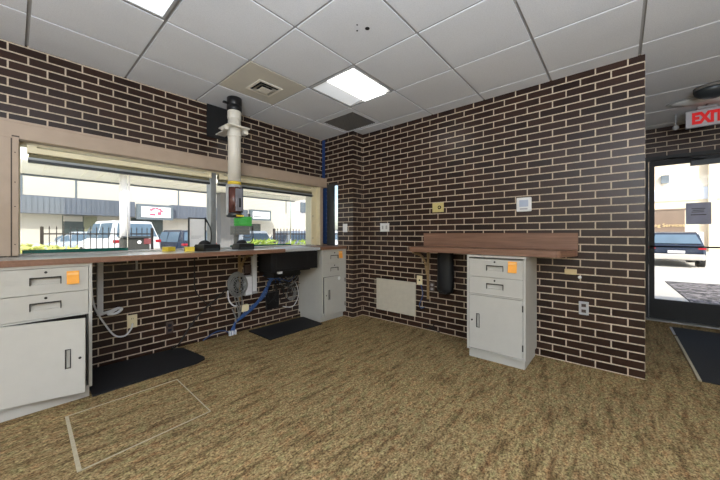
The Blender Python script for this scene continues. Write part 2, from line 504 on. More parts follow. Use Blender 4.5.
# unseen back of the room; wide openings added to let in daylight
bb = MB(); bb.box(XL-.2, XD+.2, YB-.2, YB, -.12, .9); bb.box(XL-.2, XD+.2, YB-.2, YB, 2.2, 2.95)
for x0, x1 in ((XL-.2, -5.4), (-2.4, XD+.2)): bb.box(x0, x1, YB-.2, YB, .9, 2.2)
struct(bb.build('wall_back', 'wall_paint'), 'plain unseen wall with openings added for daylight', 'wall')
sb_ = MB(); sb_.box(XL-.2, XL, YB, 0, -.12, .9); sb_.box(XL-.2, XL, YB, 0, 2.2, 2.95)
for y0, y1 in ((YB, -6.9), (-4.4, -3.6), (-1.1, 0)): sb_.box(XL-.2, XL, y0, y1, .9, 2.2)
struct(sb_.build('wall_side', 'wall_paint'), 'plain unseen side wall with openings added for daylight', 'wall')

# ------------------------------------------------------------------ window casing
HZ0, HZ1 = 1.885, 2.02
hb = MB(); hb.box(-4.2, XP, -.10, -.004, HZ0, HZ1, 0, .004)
hb.box(-4.2, XP, -.106, -.10, HZ1-.018, HZ1, 0)
struct(hb.build('trim_2', 'casing'), 'tan metal header casing over the windows', 'trim')
jb = MB(); jb.box(-4.2, -3.352, -.10, -.004, 1.015, HZ0, 0); jb.box(-3.345, -3.312, -.104, -.004, 1.015, 1.905, 0, .003)
jb.box(-3.352, -3.345, -.096, -.004, 1.015, 1.90, 1)
jb.box(-3.3475, -3.3095, -.1045, -.10, 1.895, 1.905, 1)
for z in (1.1, 1.38, 1.56, 1.78): jb.cyl((-3.331, -.107, z), (-3.331, -.103, z), .004, mi=1, n=8)
struct(jb.build('trim_3', ['casing', 'casing_dark']), 'tan metal jamb panel left of the windows', 'trim')
kb = MB(); kb.box(-.335, -.318, -.075, 0, 1.015, HZ0, 0); kb.box(-.318, -.262, -.07, 0, 1.015, HZ0, 1)
struct(kb.build('trim_4', ['cream', 'casing']), 'narrow tan jamb right of the windows', 'trim')

def window(name, x0, x1, label, inner=None):
    w = sempty(name, ((x0+x1)/2, .06, WZ0), label, 'window')
    f = MB(); t = .014
    f.box(x0, x0+t, .02, .11, WZ0, WZ1, 0); f.box(x1-t, x1, .02, .11, WZ0, WZ1, 0)
    f.box(x0+t, x1-t, .02, .11, WZ1-.06, WZ1, 0); f.box(x0+t, x1-t, .02, .11, WZ0, WZ0+.03, 0)
    fr = f.build('window_frame', 'cream', w)
    MB().box(x0+t, x1-t, .062, .07, WZ0+.03, WZ1-.06).build('window_pane', 'pane', w)
    return w
w1 = window('window_1', WX0, -1.83, 'wide left window of the drive-up wall')
w2 = window('window_2', -1.83, WX1, 'right window of the drive-up wall behind the tube')
MB().box(-1.885, -1.825, -.005, .115, WZ0, WZ1-.06, 0, .003).build('mullion', 'alu', w1)
# sill strip
MB().box(WX0, -1.83, .0, .11, 1.0, 1.022).build('window_sill', 'counter_top', w1)
MB().box(-1.83, WX1, .0, .11, 1.0, 1.022).build('window_sill', 'counter_top', w2)
MB().box(-.425, -.375, .0, .02, WZ0+.03, WZ1-.06, 0).box(-.375, WX1+.001, -.002, .2, 1.015, WZ1).build('window_stop', 'cream', w2)
ck = MB()
for z in (1.12, 1.45, 1.75): ck.cyl((-.40, -.003, z), (-.40, .003, z), .007, n=8)
ck.build('window_bolt', 'dark_rail', w2)
# sliding security glass with green edges
g1 = MB().box(-3.295, -2.64, -.012, .012, 1.05, 1.78).build('security_glass', 'pane', w1)
MB().box(-3.295, -2.64, -.014, .014, 1.024, 1.052).build('glass_edge', 'green_edge', g1)
g2 = MB().box(-1.66, -.80, -.012, .012, 1.045, 1.70).build('security_glass', 'pane', w2)
MB().box(-1.66, -.80, -.014, .014, 1.026, 1.045).build('glass_edge', 'green_edge', g2)

def blind(name, x0, x1, label):
    b = thing(name, label, 'blind', ((x0+x1)/2, 0, 1.75), 0, None)
    MB().box(x0, x1, -.055, .015, 1.80, 1.845, 0, .006).build('headrail', 'cream', b)
    MB().box(x0+.01, x1-.01, -.03, .012, 1.772, 1.80, 0, .004).build('rolled_shade', 'olive_shade', b)
    MB().box(x0+.005, x1-.005, -.034, .012, 1.752, 1.772, 0, .004).build('valance', 'alu', b)
    MB().box(x0+.005, x1-.005, -.036, .012, 1.732, 1.752, 0, .004).build('bottom_rail', 'dark_rail', b)
    MB().box(x0, x0+.05, -.058, -.005, 1.80, 1.86, 0).build('bracket', 'cream', b)
    MB().box(x1-.05, x1, -.058, -.005, 1.80, 1.86, 0).build('bracket', 'cream', b)
    return b
blind('roller_blind', -3.27, -1.90, 'rolled up grey blind across top of the wide left window')
blind('roller_blind', -1.815, -.43, 'rolled up grey blind across top of the window behind the tube')

# sidelight in the pier
w3 = sempty('window_3', (XP+.03, (SY0+SY1)/2, SZ0), 'narrow sidelight window in the corner pier', 'window')
sf = MB(); sf.box(XP+.0, XP+.015, SY1-.155, SY1, SZ0, SZ1); sf.box(XP+.0, XP+.015, SY0, SY0+.008, SZ0, SZ1)
sf.box(XP+.0, XP+.015, SY0+.008, SY1-.155, SZ1-.03, SZ1); sf.box(XP, XP+.015, SY0+.008, SY1-.155, SZ0, SZ0+.02)
sf.build('window_frame', 'dark_rail', w3)
MB().box(XP+.005, XP+.011, SY0+.008, SY1-.155, SZ0+.02, SZ1-.03).build('window_pane', 'pane', w3)
# opening through the pier so that the sidelight sees daylight is the gap left in wall_corner

# blue strips in the corner
struct(MB().box(XP-.006, XP, -.06, -.001, HZ1+.005, H-.01).build('trim_5', 'blue_tape'), 'blue strip up the corner above the casing', 'trim')
struct(MB().box(XP-.006, XP, -.10, -.02, 1.035, HZ0-.005).build('trim_6', 'blue_tape'), 'blue strip in the corner beside the sidelight', 'trim')

# ------------------------------------------------------------------ ceiling fixtures
def troffer(c, label, wing=True):
    x0, x1, y0, y1 = cell(*c); e = .014
    x0 += e; x1 -= e; y0 += e; y1 -= e
    t = thing('ceiling_light', label, 'ceiling light', ((x0+x1)/2, (y0+y1)/2, H), 0, 'ceiling light panels')
    f = MB(); w = .016
    f.box(x0, x1, y0, y0+w, H-.004, H+.09); f.box(x0, x1, y1-w, y1, H-.004, H+.09)
    f.box(x0, x0+w, y0+w, y1-w, H-.004, H+.09); f.box(x1-w, x1, y0+w, y1-w, H-.004, H+.09)
    f.box(x0, x1, y0, y1, H+.09, H+.1)
    f.build('housing', 'grid', t)
    if wing:
        # lit centre basket running in x, sloped white wings either side with a glow added
        ym0 = y0+.075; ym1 = y1-.235
        l = MB(); l.box(x0+w, x1-w, ym0, ym1, H-.010, H+.03); l.build('lens', 'lamp', t)
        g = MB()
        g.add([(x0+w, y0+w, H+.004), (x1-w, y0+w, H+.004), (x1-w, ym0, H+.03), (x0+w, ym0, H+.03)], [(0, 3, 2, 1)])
        g.build('reflector', 'wing_glow', t)
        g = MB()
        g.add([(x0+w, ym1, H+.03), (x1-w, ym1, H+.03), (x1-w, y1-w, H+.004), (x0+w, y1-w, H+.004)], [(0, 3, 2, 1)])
        g.build('reflector', 'wing_glow', t)
    else:
        MB().box(x0+w, x1-w, y0+w, y1-w, H+.002, H+.012).build('lens', 'lamp_soft', t)
    return t
troffer(LIGHTS[0], 'bright square ceiling light with a lit centre strip near the corner')
troffer(LIGHTS[1], 'evenly lit ceiling panel cut off by the top left edge of the photo', False)
for c in LIGHTS[2:]: troffer(c, 'square ceiling light in the rest of the room behind the viewer')

# return air grille
x0, x1, y0, y1 = cell(*GRILLE); e = .014
t = thing('return_grille', 'dark square return air grille in ceiling by the corner pier', 'vent', ((x0+x1)/2, (y0+y1)/2, H))
f = MB(); w = .03; x0 += e; x1 -= e; y0 += e; y1 -= e
# the opening spans only part of the tile; the rest is a plain white border
ox0, ox1, oy0, oy1 = x0+.1, x1-.02, y0+.05, y1-.02
f.box(x0, ox0, y0, y1, H+.002, H+.02); f.box(ox1, x1, y0, y1, H+.002, H+.02)
f.box(ox0, ox1, y0, oy0, H+.002, H+.02); f.box(ox0, ox1, oy1, y1, H+.002, H+.02)
f.build('frame', 'tile', t)
g = MB(); n = 17
for k in range(1, n):
    xx = ox0+(ox1-ox0)*k/n; g.box(xx-.002, xx+.002, oy0, oy1, H+.004, H+.018)
    yy = oy0+(oy1-oy0)*k/n; g.box(ox0, ox1, yy-.002, yy+.002, H+.004, H+.018)
g.build('core', 'grille', t)
MB().box(ox0, ox1, oy0, oy1, H+.06, H+.065).build('duct', 'dark', t)

# small square supply diffuser in the stained tile
cx, cy = -1.70, -.80
t = thing('air_diffuser', 'small square white air diffuser in the stained ceiling tile', 'vent', (cx, cy, H))
def ringsq(mb, cx, cy, a0, z0, a1, z1, mi=0):
    v = [(cx+sx*a0, cy+sy*a0, z0) for sx, sy in ((-1, -1), (1, -1), (1, 1), (-1, 1))]+[(cx+sx*a1, cy+sy*a1, z1) for sx, sy in ((-1, -1), (1, -1), (1, 1), (-1, 1))]
    mb.add(v, [(i, (i+1) % 4, 4+(i+1) % 4, 4+i) for i in range(4)]+[(i, 4+i, 4+(i+1) % 4, (i+1) % 4) for i in range(4)], mi)
a_, b_ = .128, .104
f = MB(); f.box(cx-a_, cx+a_, cy-a_, cy-b_, H-.008, H-.0005); f.box(cx-a_, cx+a_, cy+b_, cy+a_, H-.008, H-.0005)
f.box(cx-a_, cx-b_, cy-b_, cy+b_, H-.008, H-.0005); f.box(cx+b_, cx+a_, cy-b_, cy+b_, H-.008, H-.0005)
f.build('frame', 'tube_white', t)
MB().box(cx-b_, cx+b_, cy-b_, cy+b_, H-.002, H-.0005).build('duct', 'dark', t)
f = MB(); ringsq(f, cx, cy, .088, H-.014, .058, H-.003); f.build('vane', 'tube_white', t)
f = MB(); ringsq(f, cx, cy, .058, H-.022, .02, H-.003); f.box(cx-.052, cx+.052, cy-.052, cy+.052, H-.024, H-.020); f.build('vane', 'tube_white', t)

# small holes in one tile
for hx, hy, hr, hl in ((-1.70, -2.13, .017, 'largest dark hole in a ceiling tile right of top centre'), (-1.775, -2.10, .006, 'small speck left of the dark hole in ceiling tile'), (-1.73, -2.06, .007, 'small speck below the dark hole in ceiling tile')):
    tag(MB().lathe(hx, hy, [(hr, H-.0012), (hr, H-.0002)], 12).build('ceiling_hole', 'dark'), hl, 'hole', 'holes in a ceiling tile')

# ------------------------------------------------------------------ window counter
CN = -.60; CT = 1.008; CBZ = .970
c = thing('window_counter', 'long counter with walnut brown edge under the big windows', 'counter', (-2.6, -.3, CBZ))
MB().box(-4.2, -1.315, CN+.006, 0, CBZ, CT, 0, .002).box(-1.315, -.80, -.16, 0, CBZ, CT).build('worktop', 'counter_top', c)
MB().box(-4.2, -1.313, CN, CN+.006, CBZ-.002, CT+.001, 0).build('front_edge', 'walnut', c)
MB().box(-1.315, -1.309, CN, -.16, CBZ-.002, CT+.001, 0).build('end_edge', 'walnut', c)

def brace(name, label, loc, rz):
    b = thing(name, label, 'bracket', loc, rz, 'curved counter brackets')
    # local: wall plane y=0, projects to -y, counter underside at z=0
    MB().box(-.014, .014, -.018, 0, -.60, 0, 0, .003).build('wall_strip', 'oak_brace', b, True)
    MB().box(-.014, .014, -.36, -.018, -.022, 0, 0, .003).build('top_strip', 'oak_brace', b, True)
    pts = [(-.03-.27*(1-math.cos(a)), -.30+.28*math.sin(a)) for a in [PI/2*k/10 for k in range(11)]]
    m = MB(); k = len(pts); wd = .022
    for i in range(k-1):
        (ya, za), (yb, zb) = pts[i], pts[i+1]
        m.add([(-.014, ya, za), (.014, ya, za), (.014, yb, zb), (-.014, yb, zb), (-.014, ya-wd, za+.0), (.014, ya-wd, za), (.014, yb-wd*.4, zb-wd), (-.014, yb-wd*.4, zb-wd)],
              [(0, 1, 2, 3), (7, 6, 5, 4), (0, 3, 7, 4), (1, 5, 6, 2), (0, 4, 5, 1), (3, 2, 6, 7)])
    m.build('curved_stay', 'oak_brace', b, True)
    return b
brace('counter_bracket', 'curved brown bracket under the window counter beside the cable reel', (-1.555, 0, CBZ), 0)
brace('counter_bracket', 'curved tan bracket under left end of the wall counter', (0, -1.70, .98), -PI/2)

# ------------------------------------------------------------------ steel cabinets
def plate_hole(m, x0, x1, z0, z1, hx0, hx1, hz0, hz1, y, th, mi=0):
    m.box(x0, hx0, y, y+th, z0, z1, mi); m.box(hx1, x1, y, y+th, z0, z1, mi)
    m.box(hx0, hx1, y, y+th, z0, hz0, mi); m.box(hx0, hx1, y, y+th, hz1, z1, mi)
def pull(parent, hx0, hx1, hz0, hz1, y, vertical=False):
    m = MB(); e = .004
    m.box(hx0, hx1, y+.016, y+.018, hz0, hz1, 0)
    h = m.build('handle', 'paint', parent, True)
    f = MB()
    f.box(hx0-e, hx1+e, y-.003, y+.004, hz1-.001, hz1+e+(0 if vertical else .004)); f.box(hx0-e, hx0+.001, y-.003, y+.004, hz0-e, hz1)
    f.box(hx1-.001, hx1+e, y-.003, y+.004, hz0-e, hz1)
    if vertical: f.box(hx0, hx1, y-.0015, y+.004, hz0-e*.6, hz0)
    f.build('pull_rim', 'handle', h, True)
    return h
def lock(parent, x, z, y):
    MB().cyl((x, y-.005, z), (x, y+.004, z), .008, n=12).box(x-.0015, x+.0015, y-.0056, y-.005, z-.005, z+.005).build('lock', 'handle', parent, True)
def cabinet(label, loc, rz, w=.46, depth=.45, hinge='R', ajar=0.0, top=.968):
    """local frame: front at y=0 facing -y, x from 0 to w"""
    c = thing('cabinet', label, 'cabinet', loc, rz, 'pale steel counter cabinets')
    t = .018
    k = MB(); k.box(.012, w-.012, .05 if 0 < ajar < .1 else .028, depth-.02, 0, .078); k.build('plinth', 'paint', c, True)
    b = MB(); b.box(0, t, 0, depth, .078, top); b.box(w-t, w, 0, depth, .078, top)
    b.box(t, w-t, 0, depth, top-t, top); b.box(t, w-t, 0, depth, .078, .09); b.box(t, w-t, depth-.01, depth, .09, top-t)
    b.box(t, w-t, .002, .03, .603, .613); b.box(t, w-t, .03, depth-.01, .603, .613)
    b.build('body', 'paint', c, True)
    MB().box(t, w-t, .10, .104, .09, .60).build('inner_shade_panel', 'inside_shade', c, True)  # dark sheet standing in for the shade behind the door
    cx = w/2
    for z0, z1, hz in ((.616, .775, .695), (.779, .946, .862)):
        m = MB(); hx0, hx1, a, q = cx-.07, cx+.07, hz-.02, hz+.02
        plate_hole(m, t+.003, w-t-.003, z0, z1, hx0, hx1, a, q, .002, .016)
        d = m.build('drawer', 'paint', c, True)
        pull(d, hx0, hx1, a, q, .002)
        lock(d, cx, z1-.025, .002)
    # door, built about its hinge line then swung
    m = MB(); dx0, dx1 = t+.004, w-t-(.016 if ajar > .1 else .004); z0, z1 = .094, .599
    fx = dx1-.086 if hinge == 'L' else dx0+.082
    hx0, hx1, a, q = fx-.011, fx+.011, (.278 if hinge == 'L' else .30), (.40 if hinge == 'L' else .425)
    plate_hole(m, dx0, dx1, z0, z1, hx0, hx1, a, q, 0, .018)
    hp = dx0 if hinge == 'L' else dx1
    Rm = Matrix.Translation((hp, 0, 0)) @ Matrix.Rotation(-ajar if hinge == 'L' else ajar, 4, 'Z') @ Matrix.Translation((-hp, 0, 0))
    d = m.build('door', 'paint', c, True)
    pull(d, hx0, hx1, a, q, 0, True)
    lock(d, dx1-.026 if hinge == 'L' else dx0+.026, (.335 if hinge == 'L' else .36), 0)
    for z in (.19, .53):
        MB().box(hp-.005, hp+.005, -.006, .004, z-.028, z+.028, 0, .002).build('hinge', 'handle', d, True)
    def sw(o):
        o.data.transform(Rm)
        for ch in o.children: sw(ch)
    if ajar: sw(d)
    return c
cabinet('pale grey cabinet with its door ajar at the left edge of photo', (-3.43, -.59, 0), 0, .465, .55, 'L', math.radians(17))
cabinet('white cabinet under the wall counter on the right brick wall', (-.468, -2.362, 0), -PI/2, .507, .455, 'R', 0, .978)
cabinet('grey cabinet in the corner beside the brick pier', (-.668, -.508, 0), 0, .453, .50, 'R', math.radians(4.0), .968)
# wood top over the corner cabinet
tag(MB().box(-.70, XP-.004, -.525, -.004, .9695, 1.008, 0, .003).build('cabinet_worktop', 'walnut'), 'small walnut brown worktop over the corner cabinet', 'worktop')

def note(label, loc, rz, w=.072, h=.098):
    n = thing('sticky_note', label, 'note', loc, rz, 'orange notes on the cabinets')
    m = MB(); k = 6
    for i in range(k):
        a0, a1 = i/k, (i+1)/k
        y0, y1 = -.001-.012*a0*a0, -.001-.012*a1*a1
        za, zb = h/2-h*a0, h/2-h*a1
        m.add([(-w/2, y0, za), (w/2, y0, za), (w/2, y1, zb), (-w/2, y1, zb), (-w/2, y0-.001, za), (w/2, y0-.001, za), (w/2, y1-.001, zb), (-w/2, y1-.001, zb)],
              [(0, 1, 2, 3), (7, 6, 5, 4), (0, 3, 7, 4), (1, 5, 6, 2), (0, 4, 5, 1), (3, 2, 6, 7)])
    m.build('paper', 'orange', n, True)
    MB().box(-w/2+.004, w/2-.004, -.0035, -.002, h/2-.028, h/2-.012).build('adhesive_strip', 'orange2', n, True)
    return n
note('orange note stuck on top drawer of the left cabinet', (-3.066, -.588, .874), 0, .064, .09)
note('orange note stuck on top drawer of the white cabinet', (-.466, -2.765, .885), -PI/2)
note('orange note stuck on top drawer of the corner cabinet', (-.325, -.506, .89), 0)
tag(MB().cyl((-.365, -.5215, .565), (-.365, -.5155, .565), .024, n=20).build('round_sticker', 'white_plastic'), 'round white sticker on front of the corner cabinet', 'sticker')

# ------------------------------------------------------------------ wall counter
c = thing('wall_counter', 'walnut brown counter with backsplash on the right brick wall', 'counter', (-.2, -2.42, .98))
poly = [(-.42, -1.70), (-.42, -3.085), (-.40, -3.11), (-.10, -3.19), (0, -3.19), (0, -1.65), (-.38, -1.65)]
MB().prism(poly, .982, 1.035).build('worktop', 'walnut', c)
MB().box(-.022, 0, -3.195, -1.645, 1.035, 1.188, 0, .003).build('backsplash', 'walnut', c)

# ------------------------------------------------------------------ pneumatic tube
TX, TY = -1.79, -.36
t = thing('pneumatic_tube', 'white pneumatic tube station hanging from ceiling in front of windows', 'tube station', (TX, TY, 1.36))
MB().lathe(TX, TY, [(.064, 1.73), (.064, 2.60)], 28).build('pipe', 'tube_white', t)
m = MB().lathe(TX, TY, [(.066, 2.40), (.069, 2.405), (.069, 2.49), (.066, 2.495)], 28); m.build('sleeve', 'tube_white', t)
m = MB().lathe(TX, TY, [(.07, 2.485), (.076, 2.49), (.076, 2.54), (.07, 2.545), (.074, 2.55), (.074, 2.625), (.07, 2.629)], 28)
m.box(TX-.12, TX-.06, TY-.015, TY+.015, 2.55, 2.565); m.build('coupling', 'black', t)
m = MB(); a = .115
m.box(TX-a, TX+a, TY-a, TY+a, 2.30, 2.312); m.box(TX-.05, TX+.05, TY+a, -.022, 2.30, 2.312)
m.box(TX-.13, TX-.085, TY-.05, TY+.03, 2.262, 2.30); m.box(TX+.085, TX+.13, TY-.05, TY+.03, 2.262, 2.30)
m.build('mounting_bracket', 'tube_white', t)
MB().lathe(TX, TY, [(.068, 2.21), (.07, 2.215), (.07, 2.298)], 28).build('flange_collar', 'tube_white', t)
m = MB().lathe(TX, TY, [(.067, 1.70), (.067, 1.735)], 28); m.build('yellow_band', 'yellow', t)
m = MB().lathe(TX, TY, [(.072, 1.672), (.076, 1.676), (.076, 1.698), (.07, 1.702)], 28); m.build('station_cap', 'grey_plastic', t)
st = MB().lathe(TX, TY, [(.066, 1.405), (.066, 1.673)], 28).build('station_body', 'smoke', t)
m = MB().box(TX-.02, TX+.055, TY-.078, TY-.04, 1.42, 1.66, 0, .006).build('window_panel', 'smoke_grey', st)
MB().box(TX+.012, TX+.032, TY-.082, TY-.074, 1.46, 1.56, 0, .003).build('latch', 'black', st)
MB().box(TX-.085, TX-.07, TY-.02, TY+.02, 1.38, 1.70, 0, .004).build('side_rail', 'grey_plastic', t)
MB().box(TX+.07, TX+.086, TY-.03, TY+.02, 1.41, 1.68, 0, .004).build('side_rail', 'dark_rail', t)
m = MB().lathe(TX, TY, [(.05, 1.352), (.08, 1.36), (.08, 1.392), (.07, 1.404)], 28); m.build('base_cap', 'dark_rail', t)
m = MB().box(TX-.02, TX+.06, TY-.088, TY-.074, 1.362, 1.38, 0, .003); m.build('yellow_tab', 'yellow', t)
tag(MB().box(-1.93, -1.66, -.02, -.001, 2.265, 2.628).build('backboard', 'plywood'), 'black board on brick wall behind top of the tube', 'board')

# ------------------------------------------------------------------ things on the window counter
def intercom(loc, rz, label, mic=True):
    b = thing('intercom_console', label, 'intercom', loc, rz, 'black intercom consoles on the counter')
    m = MB(); m.prism([(-.10, 0), (.10, 0), (.10, .03), (.055, .065), (-.10, .065)], -.085, .085, axis='x'); 
    m.build('housing', 'black', b, True)
    MB().ell((.0, .035, .058), (.062, .05, .048), 18, 6, z0=0).build('speaker_dome', 'black_soft', b, True)
    MB().box(-.07, .07, -.104, -.1, .004, .028).build('key_panel', 'dark_rail', b, True)
    pts = smooth_path([(.07, .06, .06), (.09, .07, .13), (.075, .06, .23), (.03, .05, .30)] if mic else [(.075, .05, .06), (.125, .05, .08), (.14, .04, .14), (.13, .03, .22)])
    MB().tube(pts, .0055, 8).build('gooseneck', 'black', b, True)
    MB().cyl(pts[-1], pts[-1]+(pts[-1]-pts[-2]).normalized()*.045, .011, .009, 10).build('microphone', 'black', b, True)
    return b
intercom((-2.05, -.30, CT), math.radians(8), 'black intercom console by the framed sheet on window counter')
intercom((-1.63, -.24, CT), math.radians(-4), 'black intercom console under the tube on window counter', False)
t = thing('sign_holder', 'dark framed white sheet standing on the window counter', 'sign holder', (-2.067, -.10, CT))
m = MB(); x0, x1, z0, z1, y = -2.155, -1.98, 1.012, 1.35, -.10
m.box(x0, x1, y-.008, y+.008, z0, z0+.012); m.box(x0, x1, y-.008, y+.008, z1-.012, z1)
m.box(x0, x0+.012, y-.008, y+.008, z0+.012, z1-.012); m.box(x1-.012, x1, y-.008, y+.008, z0+.012, z1-.012)
m.box(x0+.02, x1-.02, y-.04, y+.04, CT, CT+.006)
m.build('frame', 'dark_rail', t)
s = MB().box(x0+.012, x1-.012, y-.003, y+.004, z0+.012, z1-.012).build('sheet', 'sheet', t)
m = MB()
for k in range(3): m.box(x0+.03, x1-.03-(.02*k), y-.0042, y-.003, 1.155-.012*k, 1.158-.012*k)
m.build('faint_print', 'grey_plastic', s)
for (x, y, l, r) in ((-2.33, -.10, 'yellow paper pad left of the framed sheet', .3), (-2.20, -.26, 'yellow paper pad before the framed sheet', -.2)):
    p = thing('paper_pad', l, 'pad', (x, y, CT), r, 'yellow paper pads')
    MB().box(-.04, .04, -.04, .04, 0, .042).build('pages', 'yellow', p, True)
    MB().box(-.04, .04, .036, .0405, 0, .0435).build('binding', 'cream_plastic', p, True)

# ------------------------------------------------------------------ deal drawer unit under right window
t = thing('deal_drawer', 'black deal drawer box with steel top under right window', 'drawer unit', (-1.06, -.25, .74))
MB().box(-1.44, -.765, -.52, -.30, .745, .966, 0, .004).box(-1.30, -.70, -.30, -.004, .70, .966).build('housing', 'black_soft', t)
m = MB(); m.box(-1.305, -.72, -.53, -.165, .970, 1.006, 0, .003); m.box(-1.20, -.82, -.46, -.2, 1.006, 1.016, 0, .003); m.build('steel_top', 'steel_pale', t)
MB().box(-1.38, -.92, -.524, -.52, .775, .945, 0, .003).build('drawer_front', 'black', t)
MB().box(-1.33, -1.28, -.50, -.46, .715, .745, 0, .004).build('cable_clamp', 'cable_white', t)
MB().box(-1.26, -.86, -.29, -.06, .64, .70).build('motor_tray', 'black', t)

# ------------------------------------------------------------------ plates and small things on walls
def plate(name, label, cat, loc, rz, w, h, mat, kind, mat2='ink_grey', group=None):
    """local: wall at y=0, faces -y"""
    p = thing(name, label, cat, loc, rz, group)
    MB().box(-w/2, w/2, -.007, 0, -h/2, h/2, 0, .0025).build('cover_plate', mat, p, True)
    if kind == 'duplex':
        for s in (-1, 1):
            o = MB().box(-.017, .017, -.0095, -.007, s*.025-.014, s*.025+.014, 0, .001).build('receptacle', mat2, p, True)
            MB().box(-.008, -.005, -.0102, -.0094, s*.025-.005, s*.025+.006).box(.005, .008, -.0102, -.0094, s*.025-.005, s*.025+.006).build('slots', 'dark', o, True)
    elif kind == 'switch2':
        for s in (-1, 1): MB().box(s*.032-.012, s*.032+.012, -.0125, -.007, -.024, .024, 0, .001).build('toggle', mat2, p, True)
    elif kind == 'switch1':
        MB().box(-.012, .012, -.0125, -.007, -.024, .024, 0, .001).build('toggle', mat2, p, True)
    elif kind == 'jack':
        MB().cyl((.02, -.011, 0), (.02, -.007, 0), .022, n=16).build('jack', 'dark', p, True)
        MB().cyl((.02, -.014, 0), (.02, -.011, 0), .010, n=12).build('socket', mat2, p, True)
    elif kind == 'hole':
        MB().cyl((0, -.009, 0), (0, -.007, 0), .011, n=12).build('jack', 'dark', p, True)
    return p
RW = -PI/2     # facing -x
plate('light_switch', 'white double switch plate on right wall left of the counter', 'switch', (0, -1.04, 1.27), RW, .15, .115, 'white_plastic', 'switch2', 'grey_plastic')
plate('light_switch', 'single white switch plate on the corner pier', 'switch', (XP, -.488, 1.267), RW, .085, .118, 'white_plastic', 'switch1', 'white_plastic')
plate('wall_plate', 'aged yellow plate with dark jack above the wall counter', 'wall plate', (0, -1.83, 1.497), RW, .145, .112, 'yellow_plastic', 'jack', 'yellow_plastic')
plate('wall_outlet', 'cream jack plate beside bracket of the wall counter', 'outlet', (0, -1.58, .60), RW, .078, .115, 'cream_plastic', 'hole')
plate('wall_outlet', 'brown grey outlet between bracket and the black cover', 'outlet', (0, -1.752, .536), RW, .066, .112, 'brown_plate', 'duplex', 'grey_plastic')
plate('wall_outlet', 'grey outlet with dark sockets right of the white cabinet', 'outlet', (0, -3.235, .515), RW, .072, .118, 'grey_plastic', 'duplex', 'brown_plate')
plate('wall_outlet', 'cream outlet with white cord beside the left cabinet', 'outlet', (-2.605, 0, .355), 0, .078, .122, 'cream_plastic', 'duplex', 'cream_plastic')
plate('wall_outlet', 'brown outlet low on window wall above the black mat', 'outlet', (-2.293, 0, .222), 0, .066, .118, 'brown_plate', 'duplex', 'ink')
t = thing('thermostat', 'white square thermostat on brick above the wall counter', 'thermostat', (0, -2.757, 1.471), RW)
MB().box(-.067, .067, -.022, 0, -.07, .07, 0, .008).build('case', 'white_plastic', t, True)
MB().box(-.04, .04, -.0235, -.022, -.022, .045, 0, .002).build('display', 'screen', t, True)
MB().box(-.035, .035, -.024, -.022, -.05, -.036, 0, .002).build('button_strip', 'grey_plastic', t, True)
tag(MB().box(-.03, 0, -3.185, -3.095, .81, .858, 0, .004).build('wood_block', 'pale_wood'), 'small pale block on brick under right end of counter', 'block')
tag(MB().cyl((0, -3.208, .79), (-.02, -3.208, .79), .008, .012, 12).ell((-.026, -3.208, .79), (.014, .014, .014), 12, 8).build('door_stop', 'white_plastic'), 'small white knob on brick below the pale block', 'knob')
t = thing('access_panel', 'pale framed access panel low on the right brick wall', 'panel', (0, -1.215, .35), RW)
m = MB(); w, h = .311, .215
m.box(-w, w, -.014, 0, -h, -h+.03, 0, .002); m.box(-w, w, -.014, 0, h-.03, h, 0, .002); m.box(-w, -w+.03, -.014, 0, -h+.03, h-.03); m.box(w-.03, w, -.014, 0, -h+.03, h-.03)
m.build('frame', 'panel', t, True)
m = MB().box(-w+.03, w-.03, -.008, 0, -h+.03, h-.03)
for k in range(30): zz = -h+.04+k*(2*h-.08)/29; m.box(-w+.04, w-.04, -.0095, -.008, zz-.003, zz+.003)
m.build('grille_face', 'panel', t, True)
# black cover hanging below the counter
t = thing('hanging_cover', 'black vinyl cover hanging under the wall counter', 'cover', (-.07, -1.945, .96))
m = MB(); n = 20
prof = [(.98, .95), (.90, .97), (.75, 1.0), (.6, 1.02), (.55, 1.0), (.51, .86), (.487, .55), (.48, .15)]
rr = random.Random(3); o = []
for z, s in prof:
    ring = []
    for k in range(n):
        a = 2*PI*k/n; q = 1+.05*math.sin(5*a+z*20)
        ring.append((-.07+.062*s*q*math.cos(a), -1.955+.098*s*q*math.sin(a)*(1 if z > .55 else 1), z))
    o.append(ring)
vs = [p for r in o for p in r]
fs = [(i*n+k, i*n+(k+1) % n, (i+1)*n+(k+1) % n, (i+1)*n+k) for i in range(len(o)-1) for k in range(n)]
m.add(vs, fs, 0, True); m.add(o[-1], [tuple(range(n))]); m.add(o[0], [tuple(range(n))])
m.build('pouch', 'black_soft', t)
MB().box(-.134, -.128, -1.99, -1.90, .50, .52).build('seam', 'black', t)

# ------------------------------------------------------------------ cables and conduit, window wall
t = thing('conduit', 'white vertical conduit on brick beside the left cabinet', 'conduit', (-2.84, -.02, .46))
MB().box(-2.86, -2.818, -.035, -.001, .46, .968, 0, .004).build('pipe', 'cable_white', t)
MB().box(-2.875, -2.86, -.03, -.001, .47, .56, 0, .003).build('clip', 'black', t)
m = MB(); m.tube(smooth_path([(-2.82, -.03, .475), (-2.77, -.05, .49), (-2.72, -.045, .505), (-2.69, -.03, .49), (-2.73, -.05, .465), (-2.79, -.06, .47), (-2.73, -.05, .50)]), .012, 8)
m.build('wire_bundle', 'cable_white', t)
t = tag(MB().tube(smooth_path([(-2.895, -.03, .965), (-2.90, -.04, .75), (-2.88, -.05, .55), (-2.80, -.06, .36), (-2.74, -.06, .265), (-2.67, -.05, .245), (-2.62, -.03, .29), (-2.605, -.012, .335)], 8), .007, 8).build('power_cord', 'cable_white'),
        'white cord looping down to the cream outlet', 'cord')
t = thing('conduit', 'white vertical conduit on brick beside the cable reel', 'conduit', (-1.37, -.03, .45))
